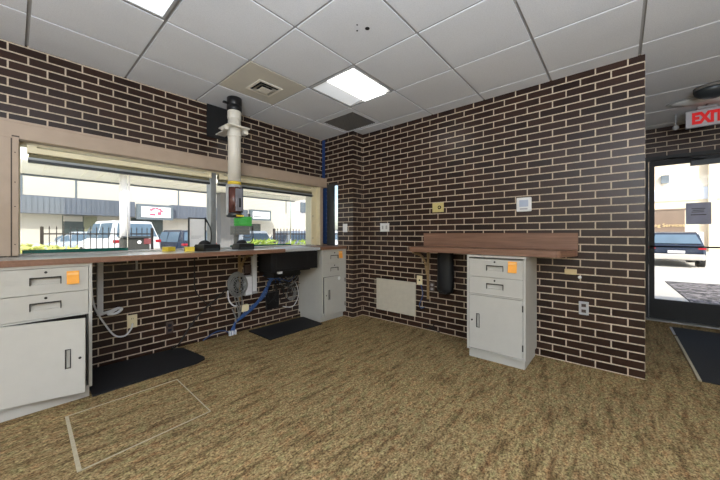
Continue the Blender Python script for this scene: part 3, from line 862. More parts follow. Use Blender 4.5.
MB().box(-1.40, -1.345, -.05, -.001, .47, .968, 0, .004).build('pipe', 'cable_white', t)
MB().box(-1.405, -1.34, -.055, -.001, .44, .47, 0, .004).build('end_clip', 'grey_plastic', t)
t = thing('junction_box', 'pale grey equipment box under counter behind the cable coil', 'box', (-1.46, -.03, .54))
MB().box(-1.51, -1.41, -.06, -.001, .43, .67, 0, .006).build('case', 'grey_plastic', t)
MB().box(-1.50, -1.42, -.064, -.06, .44, .66, 0, .002).build('lid', 'cable_white', t)
MB().box(-1.50, -1.42, -.05, -.001, .70, .80, 0, .004).build('terminal', 'brown_plate', t)
# coil of grey cable
t = thing('cable_coil', 'coil of grey cable hanging on brick under the window counter', 'cable', (-1.585, -.04, .56))
rr = random.Random(5)
for k in range(7):
    R = .118-.008*(k % 4)+rr.uniform(-.006, .006); ox, oz = rr.uniform(-.008, .008), rr.uniform(-.012, .012)
    pts = [(-1.595+ox+R*.95*math.cos(a), -.03-.010*k+.006*math.sin(3*a), .575+oz+R*1.2*math.sin(a)) for a in [2*PI*i/28 for i in range(29)]]
    MB().tube(pts, .006, 6, caps=False).build('loop', 'cable_grey', t)
m = MB()
for k in range(6):
    a = PI*k/6+.2; m.tube([(-1.595-.10*math.cos(a), -.055, .575-.125*math.sin(a)), (-1.595+.10*math.cos(a), -.055, .575+.125*math.sin(a))], .0045, 6)
m.tube([(-1.595+.06*math.cos(a), -.052, .575+.075*math.sin(a)) for a in [2*PI*i/24 for i in range(25)]], .006, 6)
m.build('reel_spokes', 'cable_grey', t)
MB().lathe(0, 0, [(.105, -.004), (.105, .004)], 24).xform(Matrix.Translation((-1.595, -.012, .575)) @ Matrix.Rotation(PI/2, 4, 'X') @ Matrix.Diagonal((1, 1.2, 1, 1))).build('reel_plate', 'black', t)
for sx in (-.04, 0, .05):
    MB().tube(smooth_path([(-1.60+sx, -.05, .45), (-1.585+sx*.8, -.06, .36), (-1.575+sx*.3, -.05, .24), (-1.585, -.045, .17)]), .006, 6).build('tail', 'cable_grey', t)
MB().tube(smooth_path([(-1.705, -.03, .52), (-1.70, -.05, .41), (-1.65, -.06, .34), (-1.60, -.05, .33)]), .008, 6).build('tail', 'cable_white', t)
tag(MB().box(-1.55, -1.46, -.07, -.02, .245, .325, 0, .008).build('plug_adapter', 'cream_plastic'), 'small cream plug adapter among the blue cables', 'adapter')
# bundle of blue network cables
t = thing('blue_cables', 'bundle of blue cables hanging from deal drawer to floor', 'cable', (-1.4, -.08, .3))
rr = random.Random(11)
for k in range(9):
    j = lambda s=.022: rr.uniform(-s, s)
    pts = [(-1.06+j(.10), -.08+j(.03), .55+j(.04)), (-1.12+j(), -.10+j(.02), .645+j(.02)), (-1.20+j(), -.11+j(.015), .56+j(.03)), (-1.27+j(), -.09+j(.015), .42+j(.02)), (-1.40+j(), -.07+j(.015), .29+j(.02)),
           (-1.52+j(.015), -.06+j(.012), .20+j(.015)), (-1.62+j(.012), -.055+j(.01), .14+j(.01)), (-1.66+j(.02), -.06+j(.012), .06), (-1.68+j(.035), -.06+j(.02), .012)]
    MB().tube(smooth_path(pts, 5), .0065, 6).build('cable', 'cable_blue', t)
m = MB()
for x in (-1.70, -1.67, -1.635): m.box(x-.010, x+.010, -.085, -.055, .002, .055, 0, .003)
m.build('plug', 'cable_white', t)
MB().tube(smooth_path([(-1.66, -.05, .30), (-1.63, -.07, .20), (-1.62, -.06, .13)]), .008, 6).build('cable', 'cable_grey', t)
# tangle under the drawer unit
t = thing('cable_tangle', 'tangle of dark and blue wires below the black deal drawer', 'cable', (-.95, -.1, .5))
for k in range(16):
    x0, x1 = rr.uniform(-1.30, -.98), rr.uniform(-.95, -.70)
    z0, z1 = rr.uniform(.54, .68), rr.uniform(.48, .66)
    pts = [(x0, -.05-rr.uniform(0, .1), z0), ((x0*2+x1)/3, -.06-rr.uniform(0, .12), z0-rr.uniform(.0, .12)), ((x0+2*x1)/3, -.06-rr.uniform(0, .1), z1-rr.uniform(.0, .14)), (x1, -.06-rr.uniform(0, .08), z1)]
    MB().tube(smooth_path(pts, 6), rr.uniform(.004, .008), 6).build('wire', rr.choice(['cable_black', 'cable_black', 'cable_blue', 'cable_blue', 'cable_grey']), t)
for k in range(4):
    x0 = rr.uniform(-1.15, -.75); a = rr.uniform(.08, .16)
    pts = [(x0, -.04, .56), (x0+.03, -.06, .45-a*.3), (x0-a*.6, -.07, .36-a*.5), (x0-a, -.05, .42), (x0-a*.4, -.04, .47)]
    MB().tube(smooth_path(pts, 6), .0045, 6).build('wire', 'cable_black', t)
MB().box(-1.20, -1.02, -.05, -.002, .20, .42, 0, .01).build('power_brick', 'black', t)
t = thing('cable_coil', 'small coil of pale cable hanging left of the corner cabinet', 'cable', (-.82, -.04, .4))
for k in range(4):
    R = .055+.008*k
    pts = [(-.83+R*math.cos(a), -.035-.009*k, .36+R*1.15*math.sin(a)) for a in [2*PI*i/20 for i in range(21)]]
    MB().tube(pts, .0045, 6, caps=False).build('loop', 'cable_grey', t)
MB().tube(smooth_path([(-.75, -.03, .52), (-.72, -.05, .42), (-.71, -.05, .30), (-.76, -.04, .2), (-.83, -.04, .17), (-.95, -.03, .2)]), .005, 6).build('tail', 'cable_white', t)
# crossing black cables on the brick
tag(MB().tube(smooth_path([(-2.06, -.012, .93), (-2.06, -.012, .72), (-2.055, -.012, .58), (-2.0, -.02, .48), (-1.93, -.03, .40), (-1.85, -.02, .33)]), .006, 6).build('black_cable', 'cable_black'),
    'thin black cable hanging down brick from the window counter', 'cord')
tag(MB().tube(smooth_path([(-1.72, -.02, .54), (-1.80, -.03, .47), (-1.93, -.035, .385), (-2.05, -.03, .27), (-2.15, -.03, .14), (-2.22, -.05, .05), (-2.30, -.09, .028)]), [.008]*36+[.012], 6).build('black_cable', 'cable_black'),
    'thick black cable slanting down brick from coil to the black mat', 'cord')
tag(MB().tube(smooth_path([(-1.98, -.03, .012), (-1.90, -.025, .05), (-1.82, -.03, .075), (-1.74, -.03, .06), (-1.68, -.06, .02)]), .006, 6).build('dark_cord', 'cable_blue'),
    'thin dark blue cord lying along foot of the brick', 'cord')
tag(MB().box(-2.58, -2.565, -.02, -.002, .84, .968).box(-2.60, -2.50, -.05, -.002, .955, .968).build('cable_hook', 'grey_plastic'), 'small metal hook hanging under the window counter', 'hook')
tag(MB().tube(smooth_path([(-.004, -1.60, .545), (-.015, -1.63, .45), (-.02, -1.62, .38), (-.015, -1.585, .30), (-.02, -1.61, .26), (-.03, -1.66, .28)]), .006, 6).build('network_cable', 'cable_blue'), 'short blue cord dangling below the cream jack plate', 'cord')
tag(MB().tube(smooth_path([(-.03, -1.70, .02), (-.02, -1.76, .06), (-.025, -1.80, .09), (-.02, -1.76, .05), (-.03, -1.86, .012)]), .006, 6).build('loose_cable', 'cable_black'), 'black cord end on floor below the black cover', 'cord')

# ------------------------------------------------------------------ floor things
def slab(name, label, pts, z, mat, cat, curl=0, group=None):
    return None
tag(MB().prism([(-2.965, -.605), (-2.25, -.585), (-2.165, -.54), (-2.15, -.50), (-2.20, -.10), (-2.25, -.05), (-2.955, -.03)], .0005, .014).build('floor_mat', 'rubber'), 'long black rubber mat on carpet beside the left cabinet', 'mat', 'black rubber floor mats')
tag(MB().prism([(-1.478, -.552), (-.70, -.545), (-.655, -.09), (-1.478, -.084)], .0005, .012).build('floor_mat', 'rubber'), 'short black rubber mat on carpet under the deal drawer', 'mat', 'black rubber floor mats')
t = thing('entrance_mat', 'dark mat with pale edge strip before the glass door', 'mat', (1.3, -4.6, 0))
MB().box(.25, 2.10, -5.35, -3.972, .0005, .012, 0, .003).build('pile', 'rubber_blue', t)
MB().box(.25, 1.62, -3.972, -3.952, .0005, .013).build('edge_strip', 'residue', t)
MB().box(1.72, 2.08, -3.972, -3.952, .0005, .010).build('edge_strip', 'grey_plastic', t)
t = tag(MB().prism([(-3.118, -.786), (-2.472, -.771), (-2.472, -.775), (-3.112, -.79)], .0005, .004).prism([(-3.122, -.786), (-3.106, -.786), (-3.116, -1.46), (-3.134, -1.46)], .0005, .004)
        .prism([(-3.127, -1.455), (-2.483, -1.425), (-2.483, -1.430), (-3.127, -1.461)], .0005, .004).prism([(-2.475, -.771), (-2.470, -.771), (-2.481, -1.43), (-2.486, -1.43)], .0005, .004)
        .build('floor_outline', 'residue'), 'thin pale rectangle outline cut into the carpet before the left mat', 'floor outline')

# ------------------------------------------------------------------ entrance door
d = sempty('door_1', (XD+.05, (DY0+DY1)/2, 0), 'black framed glass entrance door', 'door')
m = MB(); fx0, fx1 = XD-.02, XD+.12
m.box(fx0, fx1, DY1-.035, DY1, 0, DZ1); m.box(fx0, fx1, DY0, DY0+.035, 0, DZ1); m.box(fx0, fx1, DY0+.035, DY1-.035, DZ1-.05, DZ1)
m.build('door_frame', 'black_frame', d)
m = MB(); a0, a1 = DY0+.04, DY1-.04; lx0, lx1 = XD+.01, XD+.055
m.box(lx0, lx1, a1-.055, a1, .02, DZ1-.055); m.box(lx0, lx1, a0, a0+.055, .02, DZ1-.055)
m.box(lx0, lx1, a0+.055, a1-.055, .02, .285); m.box(lx0, lx1, a0+.055, a1-.055, DZ1-.125, DZ1-.055)
leaf = m.build('door_leaf', 'black_frame', d)
MB().box(lx0+.02, lx0+.028, a0+.055, a1-.055, .285, DZ1-.125).build('door_glass', 'pane', d)
m = MB(); m.cyl((XD-.04, a0+.02, 1.01), (XD-.04, a1-.005, 1.01), .011, n=10); m.cyl((XD-.04, a1-.02, 1.01), (XD+.015, a1-.02, 1.01), .011, n=10); m.cyl((XD-.04, a0+.03, 1.01), (XD+.015, a0+.03, 1.01), .011, n=10)
m.build('push_bar', 'black_frame', d)
m = MB().cyl((XD+.0, a1-.03, .95), (XD+.01, a1-.03, .95), .016, n=14); m.build('lock', 'handle', d)
m = MB(); m.box(XD-.05, XD+.01, -4.55, -4.17, 2.065, 2.13, 0, .004); m.build('door_closer', 'dark_rail', d)
m = MB(); m.cyl((XD-.03, -4.30, 2.13), (XD-.12, -4.10, 2.17), .008, n=8); m.cyl((XD-.12, -4.10, 2.17), (XD, -3.95, 2.2), .008, n=8); m.build('closer_arm', 'black_frame', d)
MB().box(XD-.10, XD+.1, DY0, DY1, 0.0005, .018, 0, .003).build('threshold', 'steel_edge', d)
t = thing('door_notice', 'grey paper notice taped on the glass entrance door', 'notice', (XD+.03, -4.247, 1.446))
lx = XD+.0265
MB().box(lx-.0005, lx+.001, -4.359, -4.135, 1.306, 1.587).build('paper', 'paper', t)
m = MB()
for k, (a, b) in enumerate(((.06, .06), (.05, .05), (.05, .06))): m.box(lx-.0012, lx-.0005, -4.247-a, -4.247+b, 1.505-.022*k, 1.515-.022*k)
m.build('faint_print', 'ink_grey', t)
MB().box(lx-.0014, lx-.0006, -4.315, -4.18, 1.425, 1.434).build('bold_line', 'ink', t)
# window lettering on the glass, illegible small script
# exit sign
t = thing('exit_sign', 'white exit sign with red letters hanging before the entrance door', 'sign', (1.83, -4.22, 2.42))
ex = 1.83; ey0, ey1 = -4.385, -4.06
m = MB().box(ex-.02, ex+.02, ey0, ey1, 2.41, 2.605, 0, .006); m.build('housing', 'sign_grey', t)
m = MB().box(ex-.05, ex+.05, -4.30, -4.15, 2.605, H-.003, 0, .004); m.build('canopy', 'grey_plastic', t)
R4 = Matrix(((0, 0, -1, 0), (-1, 0, 0, 0), (0, 1, 0, 0), (0, 0, 0, 1)))
o = text_mesh('EXIT', 'letters', 'exit_red_lit', t, .185, Matrix.Translation((-.0225, -.012, .088)) @ R4, .002, (.245, .135), .011)
MB().ell((ex+.1, -3.99, 2.47), (.03, .03, .03), 12, 8).cyl((ex+.1, -3.99, 2.49), (ex+.1, -3.99, H-.003), .006, n=8).build('emergency_lamp', 'grey_plastic', t)
# hall ceiling light and smoked dome
t = thing('hall_light', 'unlit white lens light on hall ceiling above the exit sign', 'ceiling light', (1.35, -4.4, H))
m = MB(); m.ell((1.49, -4.42, H-.004), (.15, .52, -.05), 24, 6, z0=0); m.build('lens', 'white_plastic', t)
MB().lathe(0, 0, [(1, H-.012), (1, H-.003)], 32).xform(Matrix.Translation((1.49, -4.42, 0)) @ Matrix.Diagonal((.17, .55, 1, 1))).build('trim_ring', 'grey_plastic', t)
t = thing('camera_dome', 'dark smoked dome on hall ceiling beside the exit sign', 'camera', (1.15, -4.165, H))
MB().ell((1.15, -4.165, H-.03), (.12, .13, -.09), 20, 8, z0=0).build('dome', 'dark_rail', t)
MB().lathe(1.15, -4.165, [(.13, H-.034), (.13, H-.003)], 24).build('base_ring', 'grille', t)

# ------------------------------------------------------------------ outdoors
struct(MB().box(-60, 70, .2, 70, GZ-.2, GZ).box(XD+.2, 70, -60, .2, GZ-.2, GZ).box(-60, XD+.2, -60, YB-.2, GZ-.2, GZ).box(-60, XL-.2, YB-.2, .2, GZ-.2, GZ).build('ground', 'asphalt'), 'pale sunlit parking lot outside', 'ground')
struct(MB().box(XD+.2, XD+2.0, -4.85, -3.3, GZ, -.11).build('entrance_pad', 'kerb'), 'concrete pad outside the entrance door', 'path')
tag(MB().prism([(5.06, -4.52), (8.52, -4.42), (9.0, -9), (3.4, -9), (3.4, -4.9)], GZ, GZ+.03).build('gravel_bed', 'gravel'), 'bed of grey gravel outside the entrance door', 'gravel', None, 'stuff')
tag(MB().prism([(4.47, -3.3), (9.4, -3.3), (9.4, -4.38), (5.04, -4.48), (4.47, -4.5)], GZ, -.12).build('concrete_walk', 'kerb'), 'pale concrete walk beside the gravel bed', 'path')

# drive-up canopy
t = thing('drive_up_canopy', 'cream drive-up canopy outside over the lanes', 'canopy', (0, 5, GZ))
m = MB(); m.box(-16, 6.35, 7.0, 9.45, 2.93, 3.2)
for k in range(55): m.box(-16+k*.4, -16+k*.4+.03, 7.0, 9.4, 2.915, 2.93)
m.build('roof', 'soffit', t)
MB().box(-16, 6.35, 9.45, 9.5, 2.875, 3.3).build('fascia', 'awning_frame', t)
t2 = thing('canopy_column', 'grey ribbed canopy column outside behind the tube', 'column', (2.64, 9.2, GZ))
MB().box(2.28, 3.0, 9.0, 9.4, GZ, 2.91).build('shaft', 'column', t2)
MB().box(2.22, 3.06, 8.94, 9.44, GZ, GZ+.2).build('base', 'kerb', t2)
# far building
t = thing('building', 'long white flat building across the parking lot', 'building', (0, 27, GZ))
FY = 26
MB().box(-14, 22.5, FY, FY+8, GZ, 7.5).build('wall', 'facade', t)
m = MB()
for x in (-9.3, -3.0, -.4, 6.2, 11.8, 17.5): m.box(x-.05, x+.05, FY-.03, FY, 3.6, 7.3)
m.build('panel_joint', 'awning_frame', t)
m = MB(); m.box(-12, 2.85, FY-1.0, FY, 2.55, 3.70); 
for k in range(57): m.box(-12+k*.26, -12+k*.26+.06, FY-1.04, FY-1.0, 2.55, 3.6)
m.build('awning', 'awning', t)
m = MB(); m.box(5.4, 12.2, FY-1.0, FY, 2.55, 3.66)
for k in range(26): m.box(5.45+k*.26, 5.45+k*.26+.06, FY-1.04, FY-1.0, 2.6, 3.6)
m.build('awning', 'awning', t)
m = MB(); m.box(-1.11, .0, FY-.04, FY, .2, 2.5); a = m.build('shop_window', 'win_dark', t)
MB().box(.0, .75, FY-.05, FY, GZ, 2.5).build('door_panel', 'win_olive', t)
MB().box(-1.05, -.05, FY-.06, FY-.03, 2.1, 2.48).build('window_blind', 'facade', a)
MB().box(2.8, 5.0, FY-.04, FY, GZ, 2.5).build('shop_window', 'win_dark', t)
MB().box(13.0, 14.2, FY-.04, FY, GZ, 2.3).build('shop_window', 'win_dark', t)
def facade_sign(x0, x1, z0, z1, label, logo):
    s = thing('shop_sign', label, 'sign', ((x0+x1)/2, FY-1.1, z0), 0, 'shop signs on the far building')
    MB().box(x0, x1, FY-1.45, FY-1.05, z0, z1).build('sign_case', 'awning_frame', s)
    MB().box(x0+.25, x1-.2, FY-1.49, FY-1.45, z0+.18, z1-.2).build('sign_face', 'sign_white', s)
    cx, cz = (x0+x1)/2, (z0+z1)/2
    m = MB()
    if logo:
        for k in range(5):
            a = PI*(.05+.2*k); m.box(cx+.38*math.cos(a)-.1, cx+.38*math.cos(a)+.1, FY-1.51, FY-1.49, cz+.05+.24*math.sin(a)-.07, cz+.05+.24*math.sin(a)+.07)
        m.box(cx-.42, cx-.05, FY-1.51, FY-1.49, cz-.28, cz-.12); m.box(cx+.1, cx+.35, FY-1.51, FY-1.49, cz-.22, cz+.02)
        m.build('emblem', 'logo', s)
    else:
        m.box(cx-.9, cx+.8, FY-1.51, FY-1.49, cz-.22, cz-.12); m.build('lettering', 'sign_frame' if False else 'awning_frame', s)
facade_sign(2.9, 5.35, 2.35, 3.55, 'white shop sign with a reddish emblem on the far building', True)
facade_sign(12.25, 14.6, 2.62, 3.7, 'grey framed white shop sign seen right of the tube', False)
m = MB(); 

# cars: lofted body with wheels, windows, lamps
def car(label, loc, rz, paint, L=4.7, W=1.86, Hh=1.75, suv=True, group=None):
    c = thing('car', label, 'car', loc, rz, group)
    # local: +x forward, origin at ground centre
    s = Hh/1.75
    secs = [(-L/2, .55, .95, .86), (-L/2+.08, .38, 1.05, .93), (-L/2+.6, .3, 1.08, 1.0), (0, .3, 1.02, 1.0), (L/2-1.2, .3, 1.0, 1.0), (L/2-.3, .35, .88, .94), (L/2, .5, .72, .8)]
    def ring(x, z0, z1, k):
        w = W/2*k; z0 *= s; z1 *= s
        return [(x, -w*.92, z0), (x, -w, z0+.15), (x, -w, z1-.22), (x, -w*.93, z1), (x, w*.93, z1), (x, w, z1-.22), (x, w, z0+.15), (x, w*.92, z0)]
    def loft(rings, mi=0, m=None):
        m = m or MB(); n = len(rings[0]); vs = [p for r in rings for p in r]
        fs = [(i*n+k, i*n+(k+1) % n, (i+1)*n+(k+1) % n, (i+1)*n+k) for i in range(len(rings)-1) for k in range(n)]
        fs += [tuple(range(n))[::-1], tuple(range((len(rings)-1)*n, len(rings)*n))]
        return m.add(vs, fs, mi, False)
    loft([ring(*q) for q in secs]).build('body', paint, c, True)
    zr = Hh; zb = 1.0*s
    rear = -L/2+(.12 if suv else .35)
    cab = [(rear, zb, zb+.05, .9, .88), (rear+.32, zb, zr-.05, .9, .70), (rear+.6, zb, zr, .92, .72), (.3, zb, zr, .93, .74), (L/2-1.25, zb-.05, zb+.04, .92, .86)]
    def cring(x, z0, z1, kb, kt): return [(x, -W/2*kb, z0), (x, -W/2*kt, z1), (x, W/2*kt, z1), (x, W/2*kb, z0)]
    loft([cring(*q) for q in cab]).build('cabin', paint, c, True)
    # rear glass follows the slope of the tailgate
    x0, z0, x1, z1 = rear+.02, zb+.14, rear+.28, zr-.12
    dx = -.03
    m = MB().add([(x0+dx, -W/2*.80, z0), (x0+dx, W/2*.80, z0), (x1+dx, W/2*.66, z1), (x1+dx, -W/2*.66, z1), (x0+.02, -W/2*.80, z0), (x0+.02, W/2*.80, z0), (x1+.02, W/2*.66, z1), (x1+.02, -W/2*.66, z1)],
                 [(0, 3, 2, 1), (4, 5, 6, 7), (0, 1, 5, 4), (2, 3, 7, 6), (0, 4, 7, 3), (1, 2, 6, 5)])
    m.build('rear_window', 'car_glass', c, True)
    for sd in (-1, 1):
        m = MB()
        for xa, xb in ((rear+.5, -.45), (-.35, .55), (.62, 1.05)):
            zt = zr-.1 if xb < .9 else zr-.38
            wb, wt = W/2*.925+.012, W/2*.76+.012
            ft = (zt-zb)/(zr-zb)
            wtt = wb+(wt-wb)*ft
            q = [(xa, sd*wb, zb+.06), (xb, sd*wb, zb+.06), (xb-.05, sd*wtt, zt), (xa+.05, sd*wtt, zr-.1 if xa < .6 else zr-.2)]
            q2 = [(x, y-sd*.03, z) for x, y, z in q]
            m.add(q+q2, [(0, 1, 2, 3), (7, 6, 5, 4), (0, 4, 5, 1), (1, 5, 6, 2), (2, 6, 7, 3), (3, 7, 4, 0)])
        m.build('side_windows', 'car_glass', c, True)
        MB().box(-L/2-.01, -L/2+.2, sd*W/2*.68, sd*W/2*.93, .88*s, 1.0*s, 0, .02).build('tail_lamp', 'tail', c, True)
        MB().box(-L/2-.03, -L/2+.1, sd*W/2*.55, sd*W/2*.88, .50*s, .56*s, 0, .01).build('reflector', 'tail', c, True)
        MB().box(L/2-.22, L/2-.02, sd*W/2*.5, sd*W/2*.85, .62*s, .74*s, 0, .02).build('head_lamp', 'sign_white', c, True)
        for xx in (-L/2+.95, L/2-.95):
            wl = MB().cyl((xx, sd*(W/2-.24), .34*s), (xx, sd*(W/2+.005), .34*s), .34*s, n=24).build('wheel', 'tyre', c, True)
            MB().cyl((xx, sd*(W/2), .34*s), (xx, sd*(W/2+.012), .34*s), .21*s, n=20).build('hub', 'car_silver', wl, True)
    MB().box(-L/2-.04, -L/2+.12, -W/2*.9, W/2*.9, .38*s, .66*s, 0, .04).build('rear_bumper', 'bumper', c, True)
    MB().box(-L/2-.046, -L/2-.03, -.24, .24, .70*s, .82*s).build('number_plate', 'sign_white', c, True)
    return c
car('white utility car seen through left window behind the fence', (-.1, 14.6, GZ), math.radians(98), 'car_white', 4.7, 1.88, 1.92)
car('slate blue car parked outside the glass entrance door', (16.4, -5.22, GZ), math.radians(-1), 'car_blue', 4.6, 1.74, 1.44)
car('silver car in front of shop window across the lot', (-.5, 23.2, GZ), math.radians(185), 'car_silver', 4.5, 1.8, 1.5)
car('pale blue car seen just left of the framed sheet', (2.6, 14.6, GZ), math.radians(95), 'car_blue', 4.5, 1.8, 1.55)
car('white car nearest the tube in the right window', (5.0, 12.4, GZ), math.radians(82), 'car_white', 4.5, 1.8, 1.5)
car('silver car in middle of the right window', (7.5, 11.6, GZ), math.radians(75), 'car_silver', 4.5, 1.8, 1.52)
car('white car at right side of the right window', (9.9, 10.6, GZ), math.radians(68), 'car_white', 4.5, 1.8, 1.55)

def fence(label, x0, x1, y):
    f = thing('iron_fence', label, 'fence', ((x0+x1)/2, y, GZ), 0, 'black iron fences')
    for z in (.1, 1.17): MB().box(x0, x1, y-.02, y+.02, z, z+.045).build('rail', 'iron', f)
    m = MB(); n = int((x1-x0)/.16)
    for k in range(n+1):
        x = x0+(x1-x0)*k/n; hh = 1.36
        m.box(x-.011, x+.011, y-.011, y+.011, GZ, hh); m.add([(x-.02, y-.02, hh), (x+.02, y-.02, hh), (x+.02, y+.02, hh), (x-.02, y+.02, hh), (x, y, hh+.1)], [(0, 1, 4), (1, 2, 4), (2, 3, 4), (3, 0, 4), (3, 2, 1, 0)])
    m.build('pickets', 'iron', f)
    for x in (x0, x1): MB().box(x-.04, x+.04, y-.04, y+.04, GZ, 1.42).build('post', 'iron', f)
fence('black iron fence behind the shrubs in the left window', -2.75, .2, 10.3)
fence('black iron fence before the cars in the right window', 3.9, 9.6, 7.6)

# kiosks
def zq(px, py, Y):
    f = 300.35; yaw = .7139; a = (px-360)/f; b = (234.44-py)/f
    dx = math.cos(yaw)+a*math.sin(yaw); dy = math.sin(yaw)-a*math.cos(yaw); tt = (Y+3.4811)/dy
    return (-3.3392+tt*dx, Y, 1.1737+tt*b)
KY = 7.4
ka = zq(123, 240, KY); kc = zq(150, 240, KY); kt = zq(136, 237.5, KY)[2]
t = thing('drive_up_kiosk', 'grey drive-up kiosk with white tube rising from it outside', 'kiosk', ((ka[0]+kc[0])/2, KY, GZ))
MB().box(ka[0], kc[0], KY, KY+.5, GZ, kt-.02, 0, .03).build('cabinet', 'kiosk', t)
MB().box(ka[0]-.02, kc[0]+.02, KY-.05, KY+.5, kt-.02, kt+.04, 0, .01).build('hood', 'dark_rail', t)
MB().box(kc[0]-.16, kc[0]+.02, KY-.03, KY, kt-.20, kt-.03).build('side_panel', 'kiosk_red', t)
MB().cyl(((ka[0]+kc[0])/2+.06, KY-.01, kt-.14), ((ka[0]+kc[0])/2+.06, KY, kt-.14), .05, n=16).build('speaker', 'sign_white', t)
tx = zq(126.5, 230, KY)[0]
MB().cyl((tx, KY+.2, kt), (tx, KY+.2, 2.912), .125, n=20).build('tube', 'sign_white', t)
KY = 5.0
ka = zq(235, 226, KY); kc = zq(252, 226, KY); z1 = zq(244, 216.5, KY)[2]; z0 = zq(244, 226, KY)[2]
t = thing('lane_sign', 'green lane sign on a grey post outside right of the tube', 'sign', ((ka[0]+kc[0])/2, KY, GZ))
MB().box(ka[0], kc[0], KY, KY+.08, z0, z1, 0, .01).build('sign_panel', 'green_sign', t)
MB().box(ka[0], kc[0]-.06, KY+.01, KY+.3, z0-.26, z0, 0, .01).build('lower_box', 'kiosk', t)
MB().box(kc[0]-.1, kc[0]-.04, KY+.02, KY+.06, z1-.02, z1+.09).build('cap', 'black', t)
MB().box(ka[0]+.05, ka[0]+.15, KY+.08, KY+.18, GZ, z0-.26).build('post', 'kiosk', t)
MB().tube(smooth_path([(kc[0]-.02, KY+.05, z0), (kc[0]+.02, KY+.05, z0-.25), (kc[0]-.1, KY+.05, z0-.35), (kc[0]-.25, KY+.1, z0-.30)]), .014, 8).build('arm', 'dark_rail', t)
e0 = zq(303, 208, 14.0)
t = thing('utility_box', 'small grey utility box on white post at far right of right window', 'box', (e0[0], 14.0, GZ))
MB().box(e0[0]-.28, e0[0]+.28, 13.8, 14.0, e0[2]-.35, e0[2]+.4, 0, .03).build('case', 'awning_frame', t)
MB().box(e0[0]-.1, e0[0]+.1, 13.95, 14.15, GZ, e0[2]+1.6).build('post', 'sign_white', t)

# shrubs below the windows
def shrub(label, x, y, w, h, mat, seed):
    r = random.Random(seed)
    s = thing('shrub', label, 'shrub', (x, y, GZ), 0, 'low shrubs below the windows')
    m = MB()
    for k in range(260):
        a = r.uniform(0, 2*PI); q = math.sqrt(r.random()); z = GZ+h*(.25+.75*r.random()**.7)
        rad = w/2*(1-.35*max(0, (z-GZ)/h-.5))
        p = Vector((x+rad*q*math.cos(a), y+rad*.6*q*math.sin(a), z))
        d1 = Vector((r.uniform(-1, 1), r.uniform(-1, 1), r.uniform(-.3, 1))).normalized()
        d2 = d1.cross(Vector((r.uniform(-1, 1), r.uniform(-1, 1), r.uniform(-1, 1)))).normalized()
        l, b = r.uniform(.05, .09), r.uniform(.02, .035)
        nn = d1.cross(d2)*.003
        p = Vector((min(max(p.x, x-w/2+.09), x+w/2-.09), p.y, p.z)); q4 = [p-d1*l, p+d2*b, p+d1*l, p-d2*b]
        m.add([v for v in q4]+[v+nn for v in q4], [(0, 1, 2, 3), (7, 6, 5, 4), (0, 4, 5, 1), (1, 5, 6, 2), (2, 6, 7, 3), (3, 7, 4, 0)])
    m.build('foliage', mat, s)
    m = MB()
    for k in range(7):
        a = 2*PI*k/7; m.tube([(x, y, GZ), (x+w*.2*math.cos(a), y+w*.15*math.sin(a), GZ+h*.5), (x+w*.32*math.cos(a), y+w*.2*math.sin(a), GZ+h*.85)], [.015, .01, .004], 6)
    m.build('stems', 'stem', s)
for i, (px, lab) in enumerate(((26, 'yellow green shrub at left edge of the left window'), (43, 'yellow green shrub second from left edge of the left window'), (64, 'yellow green shrub nearest the fence end in the left window'))):
    p = zq(px, 245, 5.0); shrub(lab, p[0], 5.0+.75*(i % 2)+.02*i, .66, 1.13-.04*i, 'hedge_pale', 20+i)
for i, (px, lab) in enumerate(((262, 'lime green shrub nearest the tube in the right window'), (280, 'lime green shrub in middle of the right window'), (297, 'lime green shrub at right end of the right window'))):
    p = zq(px, 244, 3.0); shrub(lab, p[0], 3.0+.8*(i % 2), .95, 1.17, 'hedge', 30+i)

# beyond the entrance door
t = thing('monument_sign', 'brown sign with gold lettering behind the slate blue car', 'sign', (21, -8, GZ))
def bq(px, py, X):
    f = 300.35; yaw = .7139; a = (px-360)/f; b = (234.44-py)/f
    dx = math.cos(yaw)+a*math.sin(yaw); dy = math.sin(yaw)-a*math.cos(yaw); tt = (X+3.3392)/dx
    return (X, -3.4811+tt*dy, 1.1737+tt*b)
sx = 21
q0 = bq(640, 211.5, sx); q1 = bq(685, 236, sx)
MB().box(sx, sx+.4, q1[1], q0[1], GZ, q0[2], 0, .02).build('sign_slab', 'brown_sign', t)
MB().box(sx-.03, sx+.43, q1[1]-.05, q0[1]+.05, q0[2], q0[2]+.09, 0, .02).build('cap', 'brown_sign', t)
lp = bq(660, 225.5, sx)
text_mesh('king Services', 'lettering', 'sign_gold', t, .27, Matrix.Translation((-.02, lp[1]+8-.28, lp[2]-GZ)) @ R4, .01)
t = thing('tan_building', 'pale tan building across the street beyond the entrance door', 'building', (32, -12, GZ))
MB().box(32, 38, -40, 12, GZ, 9).build('wall', 'facade_tan', t)
q0 = bq(656, 190, 31.9); q1 = bq(720, 198, 31.9)
MB().box(31.85, 32, q1[1]-6, q0[1]+3, q1[2], q0[2]).build('band', 'band_pale', t)
q0 = bq(716, 170, 31.9); q1 = bq(708, 260, 31.9)
MB().box(31.6, 32, q0[1], q1[1], GZ, q0[2]+1).build('pilaster', 'facade_tan', t)
q0 = bq(661, 176, 31.9); q1 = bq(669, 183, 31.9)
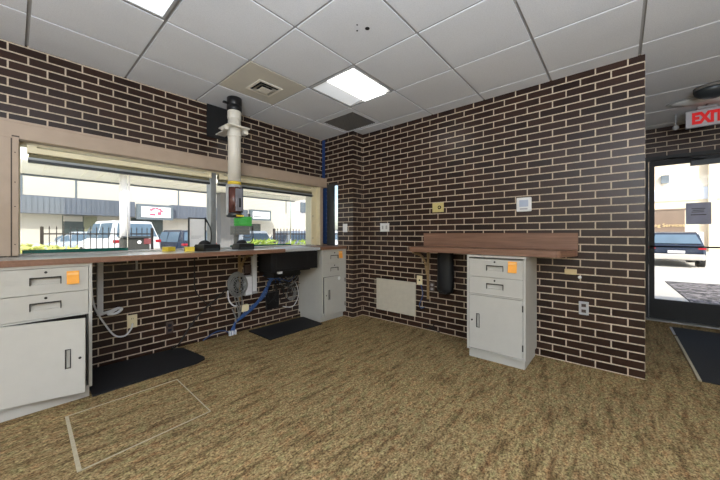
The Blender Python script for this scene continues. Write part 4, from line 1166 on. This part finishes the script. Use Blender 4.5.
MB().box(31.7, 32, q1[1], q0[1], q1[2], q0[2]).build('wall_lamp', 'awning_frame', t)
q0 = bq(688, 232, 31.9); q1 = bq(704, 250, 31.9)
MB().box(31.85, 32, q1[1], q0[1], GZ, q0[2]).build('doorway', 'sign_white', t)

# ------------------------------------------------------------------ light
def area(name, loc, rot, size, energy, col=(1, 1, 1), sy=None):
    l = D.lights.new(name, 'AREA'); l.energy = energy; l.color = col; l.size = size
    if sy: l.shape = 'RECTANGLE'; l.size_y = sy
    o = D.objects.new(name, l); COL.objects.link(o); o.location = loc; o.rotation_euler = rot; return o
sun = D.lights.new('sun', 'SUN'); sun.energy = 2.0; sun.angle = math.radians(1.5); sun.color = (1, .96, .9)
so = D.objects.new('sun', sun); COL.objects.link(so)
so.rotation_euler = Vector((.55, .62, -.62)).to_track_quat('-Z', 'Y').to_euler()
# unseen area light added behind the viewer, in place of a ceiling-bounced flash
area('bounce_fill', (-4.7, -4.7, 1.2), (PI, 0, 0), 1.4, 215, (.82, .9, 1))
wd = D.worlds.new('World'); bpy.context.scene.world = wd; wd.use_nodes = True
nt = wd.node_tree; bg = nt.nodes['Background']
sky = nt.nodes.new('ShaderNodeTexSky'); sky.sky_type = 'NISHITA'; sky.sun_disc = False
sky.sun_elevation = math.radians(42); sky.sun_rotation = math.radians(220); sky.dust_density = 2.5
nt.links.new(sky.outputs[0], bg.inputs[0]); bg.inputs[1].default_value = .125

# ------------------------------------------------------------------ camera
cam = D.cameras.new('camera'); co = D.objects.new('camera', cam); COL.objects.link(co)
cam.sensor_width = 36; cam.lens = 36*300.35/720
co.location = (-3.3392, -3.4811, 1.1737)
co.rotation_euler = (PI/2, 0, .7139-PI/2)
cam.shift_y = -5.56/720
cam.clip_start = .05; cam.clip_end = 300
sc = bpy.context.scene; sc.camera = co
sc.view_settings.view_transform = 'Standard'; sc.view_settings.look = 'None'
sc.view_settings.gamma = 1; sc.view_settings.exposure = 1.45; sc.view_settings.use_curve_mapping = False
